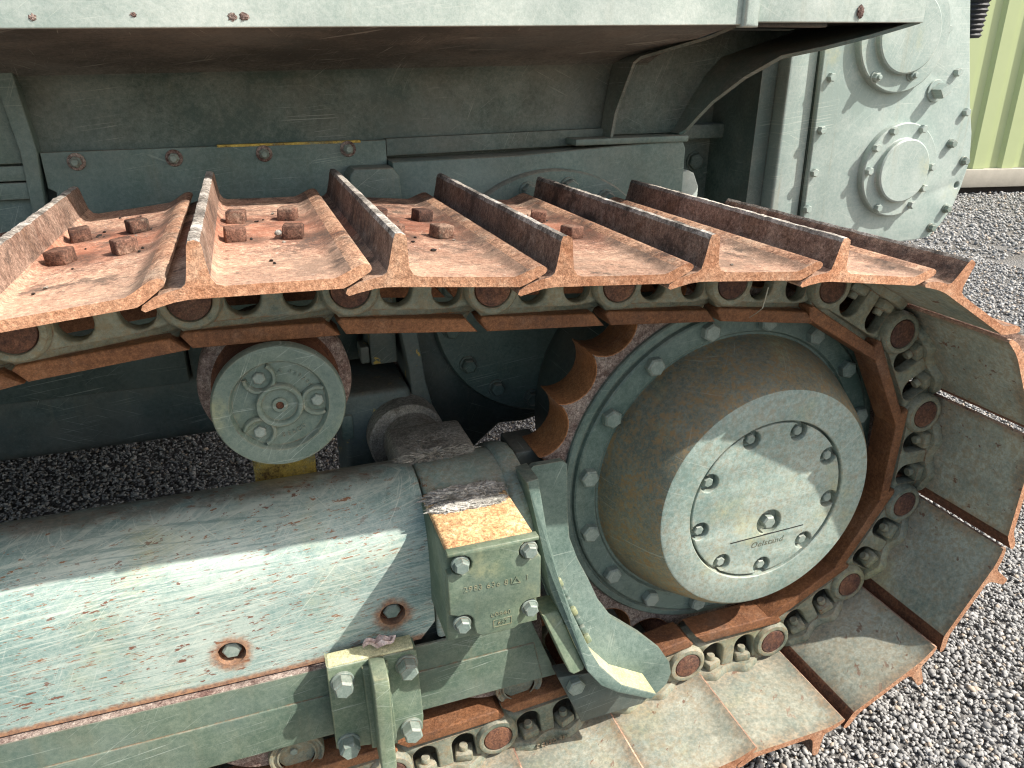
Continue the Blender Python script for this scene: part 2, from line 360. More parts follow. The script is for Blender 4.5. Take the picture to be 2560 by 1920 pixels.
# ------------------------------------------------------------------ mesh helpers
class G:
    """collects pieces, each with a material slot, and links them as one mesh object"""
    def __init__(self): self.V = []; self.Fc = []; self.Mi = []
    def add(self, v, f, mi=0, xf=None):
        o = len(self.V)
        if xf is not None: v = [tuple(xf @ Vector(p)) for p in v]
        self.V += [tuple(p) for p in v]
        for k, q in enumerate(f):
            self.Fc.append([i + o for i in q]); self.Mi.append(mi if isinstance(mi, int) else mi[k])
        return self
    def mesh(self, name, mats, smooth=35):
        me = bpy.data.meshes.new(name)
        me.from_pydata(self.V, [], self.Fc)
        for m in mats: me.materials.append(M[m] if isinstance(m, str) else m)
        me.polygons.foreach_set('material_index', self.Mi)
        bm = bmesh.new(); bm.from_mesh(me)
        bmesh.ops.recalc_face_normals(bm, faces=bm.faces)
        bm.to_mesh(me); bm.free()
        me.shade_smooth()
        me.set_sharp_from_angle(angle=R(smooth))
        me.update()
        return me
    def obj(self, name, mats, parent=None, smooth=35, loc=None):
        return link(name, self.mesh(name, mats if isinstance(mats, (list, tuple)) else [mats], smooth), parent, loc)

def link(name, me, parent=None, loc=None, rot=None, scale=None):
    o = bpy.data.objects.new(name, me)
    COL.objects.link(o)
    if parent is not None: o.parent = parent
    if loc is not None: o.location = loc
    if rot is not None: o.rotation_euler = rot
    if scale is not None: o.scale = scale
    return o

def prism(out, y0, y1, holes=(), bev=0.0, res=1):
    """solid cut from an outline in x,z with holes, between the depths y0 and y1"""
    cu = bpy.data.curves.new('tmp', 'CURVE')
    cu.dimensions = '2D'; cu.fill_mode = 'BOTH'
    cu.extrude = max((y1 - y0) / 2 - bev, 1e-5); cu.bevel_depth = bev; cu.bevel_resolution = res; cu.offset = -bev
    for poly in [out] + list(holes):
        s = cu.splines.new('POLY'); s.points.add(len(poly) - 1)
        for p, c in zip(s.points, poly): p.co = (c[0], c[1], 0, 1)
        s.use_cyclic_u = True
    o = bpy.data.objects.new('tmp', cu); COL.objects.link(o)
    dg = bpy.context.evaluated_depsgraph_get()
    me = bpy.data.meshes.new_from_object(o.evaluated_get(dg))
    bm = bmesh.new(); bm.from_mesh(me)
    bmesh.ops.remove_doubles(bm, verts=bm.verts, dist=1e-5)
    if not holes: bmesh.ops.dissolve_limit(bm, angle_limit=R(1), verts=bm.verts, edges=bm.edges)
    ym = (y0 + y1) / 2
    bm.verts.index_update()
    V = [(v.co.x, ym - v.co.z, v.co.y) for v in bm.verts]
    Fs = [[v.index for v in f.verts] for f in bm.faces]
    bm.free(); bpy.data.objects.remove(o); bpy.data.meshes.remove(me); bpy.data.curves.remove(cu)
    return V, Fs

def box(x0, x1, y0, y1, z0, z1, bev=0.0, seg=2):
    bm = bmesh.new()
    bmesh.ops.create_cube(bm, size=1)
    for v in bm.verts:
        v.co = ((x0 + x1) / 2 + v.co.x * (x1 - x0), (y0 + y1) / 2 + v.co.y * (y1 - y0), (z0 + z1) / 2 + v.co.z * (z1 - z0))
    if bev: bmesh.ops.bevel(bm, geom=bm.edges[:], offset=bev, segments=seg, affect='EDGES', profile=.5)
    bm.verts.index_update()
    r = [tuple(v.co) for v in bm.verts], [[v.index for v in f.verts] for f in bm.faces]
    bm.free()
    return r

def lathe(prof, n=64, cx=0.0, cz=0.0, cap0=True, cap1=True):
    """profile of (radius, y) spun about an axis along y through cx, cz"""
    V, Fs = [], []
    for r_, y in prof:
        for k in range(n):
            a = 2 * pi * k / n
            V.append((cx + r_ * math.cos(a), y, cz + r_ * math.sin(a)))
    for i in range(len(prof) - 1):
        for k in range(n):
            k2 = (k + 1) % n
            Fs.append([i * n + k, i * n + k2, (i + 1) * n + k2, (i + 1) * n + k])
    if cap0: Fs.append(list(range(n)))
    if cap1: Fs.append(list(range((len(prof) - 1) * n, len(prof) * n)))
    return V, Fs

def sweep(path_fn, prof, n, closed=False):
    """path_fn(i) gives origin, side and up vectors; prof is a ring of (side, up)"""
    V, Fs = [], []
    m = len(prof)
    for i in range(n):
        o, s, u = path_fn(i)
        for a, b_ in prof: V.append(tuple(o + s * a + u * b_))
    for i in range(n - 1):
        for k in range(m):
            k2 = (k + 1) % m
            Fs.append([i * m + k, i * m + k2, (i + 1) * m + k2, (i + 1) * m + k])
    Fs.append(list(range(m))); Fs.append(list(range((n - 1) * m, n * m)))
    return V, Fs

def arc(cx, cz, r_, a0, a1, n):
    return [(cx + r_ * math.cos(R(a0 + (a1 - a0) * k / (n - 1))), cz + r_ * math.sin(R(a0 + (a1 - a0) * k / (n - 1)))) for k in range(n)]

def circle(cx, cz, r_, n=32): return [(cx + r_ * math.cos(2 * pi * k / n), cz + r_ * math.sin(2 * pi * k / n)) for k in range(n)]

def hexhead(r_=.02, h=.016, washer=None, stud=None, square=False, chamf=.18):
    """bolt head standing out along -y from y = 0"""
    g = G()
    n = 4 if square else 6
    y = 0.0
    if washer:
        g.add(*lathe([(washer, 0), (washer, -.0035), (washer - .001, -.0045)], 28)); y = -.004
    ring = lambda rr, yy: [(rr * math.cos(2 * pi * k / n + .3), yy, rr * math.sin(2 * pi * k / n + .3)) for k in range(n)]
    V = ring(r_, y) + ring(r_, y - h * .8) + ring(r_ * (1 - chamf), y - h)
    Fs = []
    for i in range(2):
        for k in range(n): Fs.append([i * n + k, i * n + (k + 1) % n, (i + 1) * n + (k + 1) % n, (i + 1) * n + k])
    Fs += [list(range(n)), list(range(2 * n, 3 * n))]
    g.add(V, Fs)
    if stud: g.add(*lathe([(stud, y - h + .001), (stud, y - h - stud * .9), (stud * .8, y - h - stud * 1.1)], 14))
    return g

def text_mesh(txt, size, depth=.0015, ital=0.0):
    cu = bpy.data.curves.new('tmp', 'FONT')
    cu.body = txt; cu.size = size; cu.extrude = depth; cu.align_x = 'CENTER'; cu.align_y = 'CENTER'; cu.shear = ital
    cu.space_character = 1.12
    cu.resolution_u = 3
    o = bpy.data.objects.new('tmp', cu); COL.objects.link(o)
    me = bpy.data.meshes.new_from_object(o.evaluated_get(bpy.context.evaluated_depsgraph_get()))
    V = [(v.co.x, -v.co.z, v.co.y) for v in me.vertices]; Fs = [list(p.vertices) for p in me.polygons]
    bpy.data.objects.remove(o); bpy.data.meshes.remove(me); bpy.data.curves.remove(cu)
    return V, Fs

def rotm(x, y, z, roll_=0.0): return Matrix.Translation((x, y, z)) @ Matrix.Rotation(-roll_, 4, 'Y')

def lump(cx, cy, cz, sx, sy, sz, seed, sub=3, amp=.35, fr=9):
    bm = bmesh.new(); bmesh.ops.create_icosphere(bm, subdivisions=sub, radius=1)
    for v in bm.verts:
        d = 1 + amp * mnoise.noise(v.co * fr * .18 + Vector((seed, seed * 2, 0))) + amp * .6 * mnoise.noise(v.co * fr * .5 + Vector((0, seed, seed)))
        v.co = (cx + v.co.x * d * sx, cy + v.co.y * d * sy, cz + v.co.z * d * sz)
    bm.verts.index_update()
    r = [tuple(v.co) for v in bm.verts], [[v.index for v in f.verts] for f in bm.faces]
    bm.free(); return r

# ================================================================== SETTING
b = NB('gravel_bed')
c = b.mix(b.noise(55, 6, .7), (.10, .097, .093), (.30, .29, .275))
c = b.mix(b.step(b.voro(70), .25, .02), c, (.36, .35, .335))
c = b.mix(b.math('MULTIPLY', b.step(b.noise(.8, 4, .6, vec=b.vmap((.25, 1.6, 1), (0, 0, -.2))), .50, .60), .45), c, (.13, .115, .095))
b.bump(b.math('ADD', b.voro(75), b.noise(60, 6, .7)), .012, 1.0)
M['bed'] = b.out(c, .9, 0, .2)
g = G()
n = 60
xs = np.concatenate([np.linspace(-3, 9, 40), [14, 30, 90, 180]]); xs = np.concatenate([[-180, -60, -12], xs])
ys = np.concatenate([[-180, -50, -8], np.linspace(-2, 8, 34), [20, 70, 180]])
V = [(x, y, GZ - .006 + (.006 * mnoise.noise(Vector((x * 1.7, y * 1.7, 0))))) for y in ys for x in xs]
nx = len(xs)
Fs = [[j * nx + i, j * nx + i + 1, (j + 1) * nx + i + 1, (j + 1) * nx + i] for j in range(len(ys) - 1) for i in range(nx - 1)]
o = G().add(V, Fs).obj('ground', 'bed'); o['kind'] = 'structure'

# loose crushed stone, real pieces
def gravel():
    rs = np.random.RandomState(3)
    zones = [  # x0,x1,y0,y1,count,size range
        (-.1, 1.5, -.42, .75, 34000, .0038, .0088), (.35, 2.6, .5, 1.7, 27000, .004, .009),
        (-2.6, .5, 1.0, 2.25, 32000, .0036, .0085), (-.9, .1, .3, 1.1, 6000, .005, .010), (-.6, 1.2, .7, 1.3, 3500, .004, .009),
        (.9, 4.2, 1.5, 3.6, 16000, .007, .015), (3.0, 8.0, 3.0, 5.6, 8000, .012, .022)]
    phi = (1 + 5 ** .5) / 2
    iv = np.array([(-1, phi, 0), (1, phi, 0), (-1, -phi, 0), (1, -phi, 0), (0, -1, phi), (0, 1, phi), (0, -1, -phi), (0, 1, -phi), (phi, 0, -1), (phi, 0, 1), (-phi, 0, -1), (-phi, 0, 1)], float)
    iv /= np.linalg.norm(iv[0])
    ifc = np.array([(0, 11, 5), (0, 5, 1), (0, 1, 7), (0, 7, 10), (0, 10, 11), (1, 5, 9), (5, 11, 4), (11, 10, 2), (10, 7, 6), (7, 1, 8), (3, 9, 4), (3, 4, 2), (3, 2, 6), (3, 6, 8), (3, 8, 9), (4, 9, 5), (2, 4, 11), (6, 2, 10), (8, 6, 7), (9, 8, 1)])
    Vs, Fs, off = [], [], 0
    for x0, x1, y0, y1, cnt, s0, s1 in zones:
        p = np.c_[rs.uniform(x0, x1, cnt), rs.uniform(y0, y1, cnt)]
        s = (s0 + (s1 - s0) * rs.beta(1.2, 3.6, cnt) * 1.25) * .86
        big = rs.rand(cnt) < .025; s[big] *= 1.55
        q = rs.normal(size=(cnt, 4)); q /= np.linalg.norm(q, axis=1)[:, None]
        w_, x_, y_, z_ = q.T
        Rm = np.stack([1 - 2 * (y_ * y_ + z_ * z_), 2 * (x_ * y_ - z_ * w_), 2 * (x_ * z_ + y_ * w_), 2 * (x_ * y_ + z_ * w_), 1 - 2 * (x_ * x_ + z_ * z_), 2 * (y_ * z_ - x_ * w_),
                       2 * (x_ * z_ - y_ * w_), 2 * (y_ * z_ + x_ * w_), 1 - 2 * (x_ * x_ + y_ * y_)], -1).reshape(-1, 3, 3)
        v = iv[None] * (1 + .34 * rs.uniform(-1, 1, (cnt, 12, 1))) * rs.uniform(.6, 1.35, (cnt, 1, 3)) * s[:, None, None]
        v = np.einsum('nij,nkj->nki', Rm, v); v[:, :, 2] *= .8
        z = GZ + s * rs.uniform(-.25, .75, cnt)
        v += np.c_[p, z][:, None]
        Vs.append(v.reshape(-1, 3)); Fs.append((ifc[None] + (off + 12 * np.arange(cnt))[:, None, None]).reshape(-1, 3)); off += 12 * cnt
    Vs = np.concatenate(Vs); Fs = np.concatenate(Fs)
    me = bpy.data.meshes.new('gravel')
    me.vertices.add(len(Vs)); me.vertices.foreach_set('co', Vs.astype(np.float32).ravel())
    me.loops.add(Fs.size); me.loops.foreach_set('vertex_index', Fs.astype(np.int32).ravel())
    me.polygons.add(len(Fs)); me.polygons.foreach_set('loop_start', np.arange(0, Fs.size, 3, dtype=np.int32))
    me.update(calc_edges=True); me.validate()
    b = NB('crushed_stone')
    r = b.geo.outputs['Random Per Island']
    c = b.mix(r, (.19, .187, .180), (.44, .43, .41))
    c = b.mix(b.step(r, .93, .95), c, (.40, .33, .26))
    c = b.mul(c, b.math('ADD', .75, b.math('MULTIPLY', b.noise(240, 4, .7), .5)))
    me.materials.append(b.out(c, .85, 0, .25))
    o = link('gravel', me); o['kind'] = 'stuff'
gravel()

# the sheet-clad shed behind
ang = math.atan2(-.149, .696)
shed = bpy.data.objects.new('metal_shed', None); COL.objects.link(shed)
shed.location = (6.762, 5.493, GZ); shed.rotation_euler = (0, 0, ang)
shed['label'] = 'pale lime green shed of ribbed metal sheet on a concrete plinth beyond the gravel'
shed['category'] = 'shed'
b = NB('lime_sheet')
c = b.mix(b.noise(3, 4), (.395, .455, .235), (.45, .51, .275))
c = b.mix(b.math('MULTIPLY', b.step(b.noise(1, 4, .6, vec=b.vmap((6, 6, .5))), .5, .75), .25), c, (.42, .47, .26))
M['sheet'] = b.out(c, .38, 0, .5)
M['plinth'] = plain('concrete_plinth', (.42, .385, .32), .85, .45, 12)
M['screw'] = plain('grey_screw', (.16, .18, .15), .5, .3, 60)
pts = []
x = -2.6
pitch_ = .345
i = 0
while x < 5.0:
    pts += [(x, 0), (x + .135, 0), (x + .165, -.045), (x + .300, -.045), (x + .33, 0)]
    x += pitch_
Vw, Fw = [], []
for (px, py) in pts: Vw += [(px, py, .27), (px, py, 4.2)]
for (px, py) in pts: Vw += [(px, py + .002, .27), (px, py + .002, 4.2)]
L = len(pts)
for k in range(L - 1):
    Fw.append([2 * k, 2 * k + 2, 2 * k + 3, 2 * k + 1]); Fw.append([2 * (L + k), 2 * (L + k) + 1, 2 * (L + k) + 3, 2 * (L + k) + 2])
me = G().add(Vw, Fw).mesh('wall_sheet', ['sheet'], 20)
link('wall_sheet', me, shed)
g = G().add(*box(-2.6, 5, -.09, .25, .075, .266, .006))
g.obj('plinth', 'plinth', shed)
G().add(*box(-2.6, 5, -.03, .25, -.1, .073)).obj('footing', M['soot'], shed)
scr = G().add(*lathe([(.014, 0), (.014, -.006), (.008, -.012)], 10)).mesh('screw', ['screw'])
for (sx, sz) in ((.06, .42), (.40, .42), (.75, .42), (.06, 1.35), (.40, 1.35), (.75, 1.35), (.06, 2.3), (.40, 2.3), (-.28, .42), (-.28, 1.35)):
    link('screw', scr, shed, (sx, -.001, sz))

# ================================================================== BULLDOZER
dz = bpy.data.objects.new('bulldozer', None); COL.objects.link(dz)
dz.location = (0, 0, 0)
dz['label'] = 'weathered grey green crawler bulldozer with rusty track shoes standing on gravel'
dz['category'] = 'bulldozer'

# ---------------- track chain
pins = [(-1.52, -.462), (-1.317, -.462), (-1.113, -.461), (-.910, -.456), (-.707, -.448), (-.505, -.434), (-.304, -.414)]
Rp = .203 / 2 / math.sin(R(15))
for k in range(7):
    a = R(-105.7 + 30 * k); pins.append((Rp * math.cos(a), Rp * math.sin(a)))
pins[7] = (-.105, -.383)
pins += [(-.096, .404), (-.298, .420), (-.500, .433), (-.702, .452), (-.904, .456), (-1.104, .436), (-1.300, .400), (-1.490, .350)]
HP = .050   # plate face below the pin line

def shoe_mesh(seed):
    rs = random.Random(seed)
    t = .012
    # (u, v) : u along the run seen from above, v outwards from the plate's inner face
    prof = [(-.128, -.0100, 'e'), (-.1315, -.0075, 'e'), (-.130, -.003, 't'), (-.118, .0045, 't'), (-.104, .0095, 't'), (-.091, .0125, 't'), (-.0865, .017, 't'),
            (-.0845, .026, 'g'), (-.0825, .040, 'g'), (-.081, .056, 'w'), (-.079, .0615, 'w'), (-.073, .0625, 'w'), (-.0675, .0600, 'w'), (-.066, .054, 'g'),
            (-.0640, .036, 'g'), (-.0620, .022, 't'), (-.057, .0145, 't'), (-.050, .0122, 't'), (-.02, .012, 't'), (.03, .012, 't'), (.064, .0125, 't'), (.072, .0155, 't'),
            (.082, .0205, 'd'), (.092, .0252, 'd'), (.099, .0258, 'd'), (.1035, .0235, 'd'), (.1045, .0200, 'e'), (.102, .0165, 'l'), (.092, .0105, 'l'), (.080, .0035, 'l'), (.072, .0, 'p'),
            (.03, 0, 'p'), (-.03, 0, 'p'), (-.078, 0, 'p'), (-.086, -.0002, 'p'), (-.100, -.002, 'p'), (-.115, -.006, 'p')]
    mats = {'t': 0, 'd': 6, 'l': 5, 'e': 0, 'g': 3, 'w': 4, 'p': 2}
    ny = 90
    V, Fs, Mi = [], [], []
    for j in range(ny + 1):
        y = -.195 + .625 * j / ny
        for k, (u, v, m) in enumerate(prof):
            uu, vv = u, v
            if m == 'w' and 0 <= j <= ny:
                q = mnoise.noise(Vector((u * 60, y * 38, seed * 3.1))) + .7 * mnoise.noise(Vector((u * 160, y * 170, seed * 5.1)))
                vv -= .0011 * (1 + q); uu += .0006 * q
            elif m in 'tg':
                vv += .0006 * mnoise.noise(Vector((u * 40, y * 40, seed)))
                uu += .0005 * mnoise.noise(Vector((u * 40, y * 30, seed + 9)))
            if j in (0, ny):   # softened ends
                cu_, cv_ = u, v
            V.append((-uu, y, -(HP + vv)))
    m_ = len(prof)
    for j in range(ny):
        for k in range(m_):
            k2 = (k + 1) % m_
            Fs.append([j * m_ + k, j * m_ + k2, (j + 1) * m_ + k2, (j + 1) * m_ + k])
            a, b_ = prof[k][2], prof[k2][2]
            Mi.append(mats['w'] if (a == 'w' and b_ == 'w') else mats['g'] if 'g' in (a, b_) else mats['l'] if 'l' in (a, b_) else mats[a])
    # end faces in strips so they shade cleanly
    for base in (0, ny * m_):
        Fs.append([base + k for k in range(m_)]); Mi.append(1)
    return G().add(V, Fs, Mi).mesh('track_shoe', ['rust_top', 'rust_end', 'paint_shoe', 'rust_grouser', 'rust_worn', 'rail_dark', 'rust_lip'], 40)

shoes = [shoe_mesh(s) for s in (1, 2, 3, 4)]
shoe_bolt = None
gb = G()
bv = box(-.0135, .0135, -.0135, .0135, -.0005, .0185, .0022, 2)
gb.add([(x + .0006 * math.sin(x * 900 + z * 700), y, -(z)) for x, y, z in bv[0]], bv[1])
shoe_bolt = gb.mesh('shoe_bolt', ['rust_bolt'], 50)

def link_mesh(right=True):
    g = G()
    pe, be = .1015, -.1015
    out = (arc(be, 0, .037, 95, 262, 12) + [(-.088, -.046), (-.06, -.0495), (0, -.0495), (.062, -.0495), (.082, -.046)] +
           arc(pe, 0, .041, -88, 62, 14) + [(.112, .047), (.108, .056), (.06, .056), (0, .056), (-.045, .056), (-.07, .056), (-.080, .046)])
    def window(c):
        return [(c - .0225, -.034), (c + .0225, -.034), (c + .0225, .004)] + arc(c, .006, .0225, 10, 170, 9) + [(c - .0225, .004)]
    V, Fs = prism(out, 0.0, .026, [window(-.036), window(.037)], .0035, 2)
    def shift(p):
        x, y, z = p
        s = min(1, max(0, (-.052 - x) / .03)); s = s * s * (3 - 2 * s)
        return (x, y + .027 * s, z)
    g.add([shift(p) for p in V], Fs, 0)
    # pin boss
    g.add(*lathe([(.041, .004), (.0405, -.004), (.037, -.009), (.031, -.0105), (.0285, -.0095), (.0275, -.0055)], 36, pe, 0, False, False), 0)
    # running rail, wide and brown
    V, Fs = prism([(-.064, .045), (.113, .042), (.119, .047), (.106, .0655), (-.084, .0655)], -.006, .052, (), .003, 2)
    g.add(V, Fs, 1)
    # foot on the shoe: wavy ledge
    m = 44
    top, bot = [], []
    ring = []
    for k in range(m + 1):
        u = -.088 + .172 * k / m
        y = -.0065 - .0150 * (math.exp(-((u + .037) / .021) ** 2) + math.exp(-((u - .037) / .021) ** 2)) * .9
        e = min(1, (k / 5.0), ((m - k) / 5.0)) ** .5
        ring.append((u, .012 * (1 - e) + y * e))
    V = []
    for u, y in ring: V += [(u, y, -.0495), (u, y + .001, -.040), (u, min(y + .006, .02), -.0345), (u, .034, -.032)]
    Fs = []
    for k in range(m):
        for q in range(3): Fs.append([4 * k + q, 4 * k + q + 1, 4 * k + 5 + q, 4 * k + 4 + q])
    g.add(V, Fs, 0)
    return g.mesh('track_link', ['paint_link', 'rail'], 38)

lk = link_mesh()
pin_me = G().add(*lathe([(.0275, .2), (.0275, -.006), (.026, -.0095), (.022, -.0102)], 30, 0, 0)).mesh('link_pin', ['pin'])
bush_me = G().add(*lathe([(.033, .045), (.033, .19)], 24, 0, 0)).mesh('bushing', ['rail_dark'])
gn = G()
hx = hexhead(.0185, .016, None, .0085, True, .1)
gn.add([(x, -z, y) for x, y, z in hx.V], hx.Fc)        # stands along +z
gn.V = [(x, y, -z) for x, y, z in gn.V]
bb = box(-.0165, .0165, -.0155, .0155, 0, .018, .0045, 2); st = lathe([(.0085, -.018), (.0085, -.0275), (.007, -.029)], 14)
gn = G().add(bb[0], bb[1]).add([(x, z, -y) for x, y, z in st[0]], st[1])
nut_me = gn.mesh('link_nut', ['paint_link'], 45)
txt_me = G().add(*text_mesh('CC13D 981', .0125, .0016)).mesh('cast_text', ['paint_link'])

for k in range(len(pins) - 1):
    (x0, z0), (x1, z1) = pins[k], pins[k + 1]
    th = math.atan2(z1 - z0, x1 - x0)
    mx, mz = (x0 + x1) / 2, (z0 + z1) / 2
    s = link('track_shoe', shoes[(k * 7 + 2) % 4], dz, (mx, 0, mz), (0, -th, 0))
    s.rotation_euler.x = R(rnd.uniform(-.25, .25))
    top = k >= 12
    if top:
        for ux in (-.037, .036):
            for yy in (.045, .19):
                bo = link('shoe_bolt', shoe_bolt, s, (ux + rnd.uniform(-.002, .002), yy + rnd.uniform(-.003, .003), -(HP + .0118)), (0, 0, rnd.uniform(-.5, .5)))
    for side in (0, 1):
        l = link('track_link', lk, dz, (mx, 0.0 if side == 0 else .238, mz), (0, -th, 0), (1, 1 if side == 0 else -1, 1))
        if side == 0:
            link('link_pin', pin_me, l, (.1015, 0, 0))
            if k > 12 or k < 6: link('bushing', bush_me, l, (.1015, 0, 0))
            for ux in (-.036, .037):
                link('link_nut', nut_me, l, (ux, .009, -.0345), (0, 0, rnd.uniform(-.35, .35)))
            if k in (4, 5):
                t = link('cast_text', txt_me, l, (.0, -.0215, -.0415))

# crumbs of dirt lying on the upper run
crumb = G()
for q in range(150):
    k = rnd.choice((12, 13, 14, 15, 16, 17, 18, 19))
    (x0, z0), (x1, z1) = pins[k], pins[k + 1]
    th = math.atan2(z1 - z0, x1 - x0)
    c_ = rnd.random()
    lx, ly = rnd.choice(((-.037, .045), (.036, .045), (-.037, .19), (.036, .19))) if c_ < .55 else (rnd.uniform(-.045, .045), rnd.uniform(-.17, .40))
    if c_ < .55: lx += rnd.gauss(-.008, .014); ly += rnd.gauss(-.004, .016)
    if not -.058 < lx < .046: continue
    r_ = rnd.uniform(.0012, .0030) * (1.5 if rnd.random() < .12 else 1)
    V, Fs = lump(0, 0, 0, r_ * rnd.uniform(.8, 1.5), r_ * rnd.uniform(.8, 1.5), r_ * .7, q, 1, .5)
    m_ = Matrix.Translation(((x0 + x1) / 2, 0, (z0 + z1) / 2)) @ Matrix.Rotation(-th, 4, 'Y') @ Matrix.Translation((lx, ly, -(HP + .0128 + r_ * .3)))
    crumb.add(V, Fs, 0 if rnd.random() < .8 else 1, m_)
cr_ = crumb.obj('dirt_crumbs', ['soot', 'chalk'], dz); cr_['kind'] = 'stuff'

# ---------------- sprocket
rv, rt = .361, .4
pr, cc = .0554, None
cc = rv + pr
poly = []
for k in range(24):
    a0 = 137.4 + 7.25 + 15 * k
    cx, cz = cc * math.cos(R(a0)), cc * math.sin(R(a0))
    half = math.degrees(math.asin(min(1, rt * math.sin(R(7.4)) / pr)))
    for q in range(11):
        b_ = a0 + 180 + half - 2 * half * q / 10
        poly.append((cx + pr * math.cos(R(b_)), cz + pr * math.sin(R(b_))))
V, Fs = prism(poly, .092, .182, [circle(0, 0, .2, 48)], .0022, 1)
mi = []
for f in Fs:
    ys_ = [V[i][1] for i in f]
    mi.append(1 if max(ys_) - min(ys_) < 1e-4 else 0)
spr = G().add(V, Fs, mi).obj('sprocket', ['sprocket', 'flange_rust'], dz)
G().add(*lathe([(.345, .092), (.345, .0855), (.3425, .083), (.332, .0825), (.330, .0865), (.3265, .0865), (.325, .078), (.322, .0755), (.285, .0755), (.281, .081), (.2, .081)], 96, 0, 0, False, False)).obj('flange_ring', 'paint', spr)
fb = hexhead(.0178, .0155, None, None).mesh('flange_bolt', ['bolt'], 30)
for k in range(16):
    a = R(104.3 + 22.5 * k)
    link('flange_bolt', fb, spr, (.3035 * math.cos(a), .0758, .3035 * math.sin(a)), (0, rnd.uniform(0, 1), 0))
# back housing of the final drive
G().add(*lathe([(.30, .20), (.325, .26), (.325, .42), (.29, .5)], 64, .05, .02)).obj('final_drive_housing', 'paint_dark', dz)

# ---------------- hub
hub = G().add(*lathe([(.2765, .081), (.2745, .076), (.2735, .068), (.268, .05), (.252, .012), (.2345, -.026), (.2235, -.0425), (.2175, -.0485)], 128, 0, 0, False, False), 0)
hub.add(*lathe([(.2175, -.0485), (.2150, -.0500), (.1615, -.0500), (.1600, -.0485), (.1600, -.031), (.02, -.031)], 128, 0, 0, False, True), 1)
hub = hub.obj('final_drive_hub', ['paint_drum', 'paint_hub'], dz, 40)
hub_a = [110.9, 70.5, 30.2, -9.0, -47.5, -87.1, -126.3, -165.8, 154.2]
nr, nc, cr = .0178, .1405, .1555
dth = math.degrees(math.acos((cr ** 2 + nc ** 2 - nr ** 2) / (2 * cr * nc)))
outl = []
aa = sorted([a % 360 for a in hub_a])
for i, a in enumerate(aa):
    cx, cz = nc * math.cos(R(a)), nc * math.sin(R(a))
    p0 = Vector((cr * math.cos(R(a - dth)) - cx, cr * math.sin(R(a - dth)) - cz))
    p1 = Vector((cr * math.cos(R(a + dth)) - cx, cr * math.sin(R(a + dth)) - cz))
    a0 = math.degrees(math.atan2(p0.y, p0.x)); a1 = math.degrees(math.atan2(p1.y, p1.x))
    while a1 > a0: a1 -= 360
    outl += arc(cx, cz, nr, a0, a1, 14)
    nxt = aa[(i + 1) % 9] + (360 if i == 8 else 0)
    outl += arc(0, 0, cr, a + dth + 1, nxt - dth - 1, 8)
plugpos = (.010, -.046)
cov = G().add(*prism(outl, -.0478, -.030, [circle(plugpos[0], plugpos[1], .0255, 36)], .0022, 2)).obj('hub_cover', 'paint_hub', hub)
cb = hexhead(.0098, .010, .0125, None).mesh('cover_bolt', ['bolt'], 30)
for a in hub_a: link('cover_bolt', cb, hub, (.1405 * math.cos(R(a)), -.0312, .1405 * math.sin(R(a))), (0, rnd.uniform(0, 1), 0))
link('oil_plug', hexhead(.0135, .016, .0165, None).mesh('oil_plug', ['bolt'], 30), hub, (plugpos[0], -.0312, plugpos[1]), (0, .4, 0))
G().add(*box(-.079, .079, -.0486, -.0470, -.0008, .0008), 0, rotm(.010, 0, -.0712, R(2.3))).obj('oil_level_line', 'level_line', hub)  # thin dark strip along the oil mark
G().add(*text_mesh('Oelstand', .0172, .0004, .25), 0, rotm(.0115, -.0480, -.0895, R(1.5))).obj('oil_level_text', 'paint_rail', hub)  # raised letters; darker paint stands in for the shade in engraved strokes

# ---------------- carrier roller
cx, cz = -.812, .303
ro = G()
ro.add(*lathe([(.0885, -.012), (.0885, -.026), (.0865, -.0295), (.0815, -.0305), (.0745, -.0285), (.0655, -.0275), (.0635, -.024), (.0615, -.0175), (.04, -.0175)], 72, cx, cz, False, True), 0)
ro.add(*lathe([(.0845, -.012), (.0845, .050), (.090, .058)], 72, cx, cz, False, False), 1)
ro.add(*lathe([(.090, .058), (.106, .062), (.1085, .066), (.1085, .108), (.106, .112), (.0845, .118), (.0845, .185)], 72, cx, cz, False, True), 2)
ro = ro.obj('carrier_roller', ['paint_roller', 'rail_dark', 'flange_rust'], dz)
ca = G()
ca.add(*lathe([(.0315, -.018), (.0315, -.026), (.030, -.0278), (.0265, -.0278), (.0245, -.0262), (.0235, -.0205), (.004, -.0205)], 48, cx, cz, False, True))
spots = [(118, .0475), (0, .050), (-130, .0475)]
for a, rr in spots:
    px, pz = cx + rr * math.cos(R(a)), cz + rr * math.sin(R(a))
    prof = [(-.0035, 0), (-.003, .006), (-.0015, .0078), (.0015, .0078), (.003, .006), (.0035, 0)]
    nseg = 22
    def pf(i, a=a, px=px, pz=pz):
        t_ = R(a + 62 + (236) * i / (nseg - 1))
        d = Vector((math.cos(t_), 0, math.sin(t_)))
        return Vector((px, -.0176, pz)) + d * .0195, d, Vector((0, -1, 0))
    ca.add(*sweep(pf, prof, nseg))
ca.obj('roller_cap', 'paint_roller', ro, 50)
rb = hexhead(.0088, .007, None, None).mesh('roller_bolt', ['bolt'], 30)
for a, rr in spots: link('roller_bolt', rb, ro, (cx + rr * math.cos(R(a)), -.0177, cz + rr * math.sin(R(a))), (0, rnd.uniform(0, 1), 0))
G().add(*lathe([(.0105, -.0205), (.0105, -.0235), (.0095, -.0245), (.0055, -.0245)], 28, cx, cz, False, False)).obj('roller_plug', 'paint_roller', ro)
G().add(*box(cx - .0045, cx + .0045, -.0238, -.0218, cz - .0045, cz + .0045)).obj('plug_socket', 'rail_dark', ro)
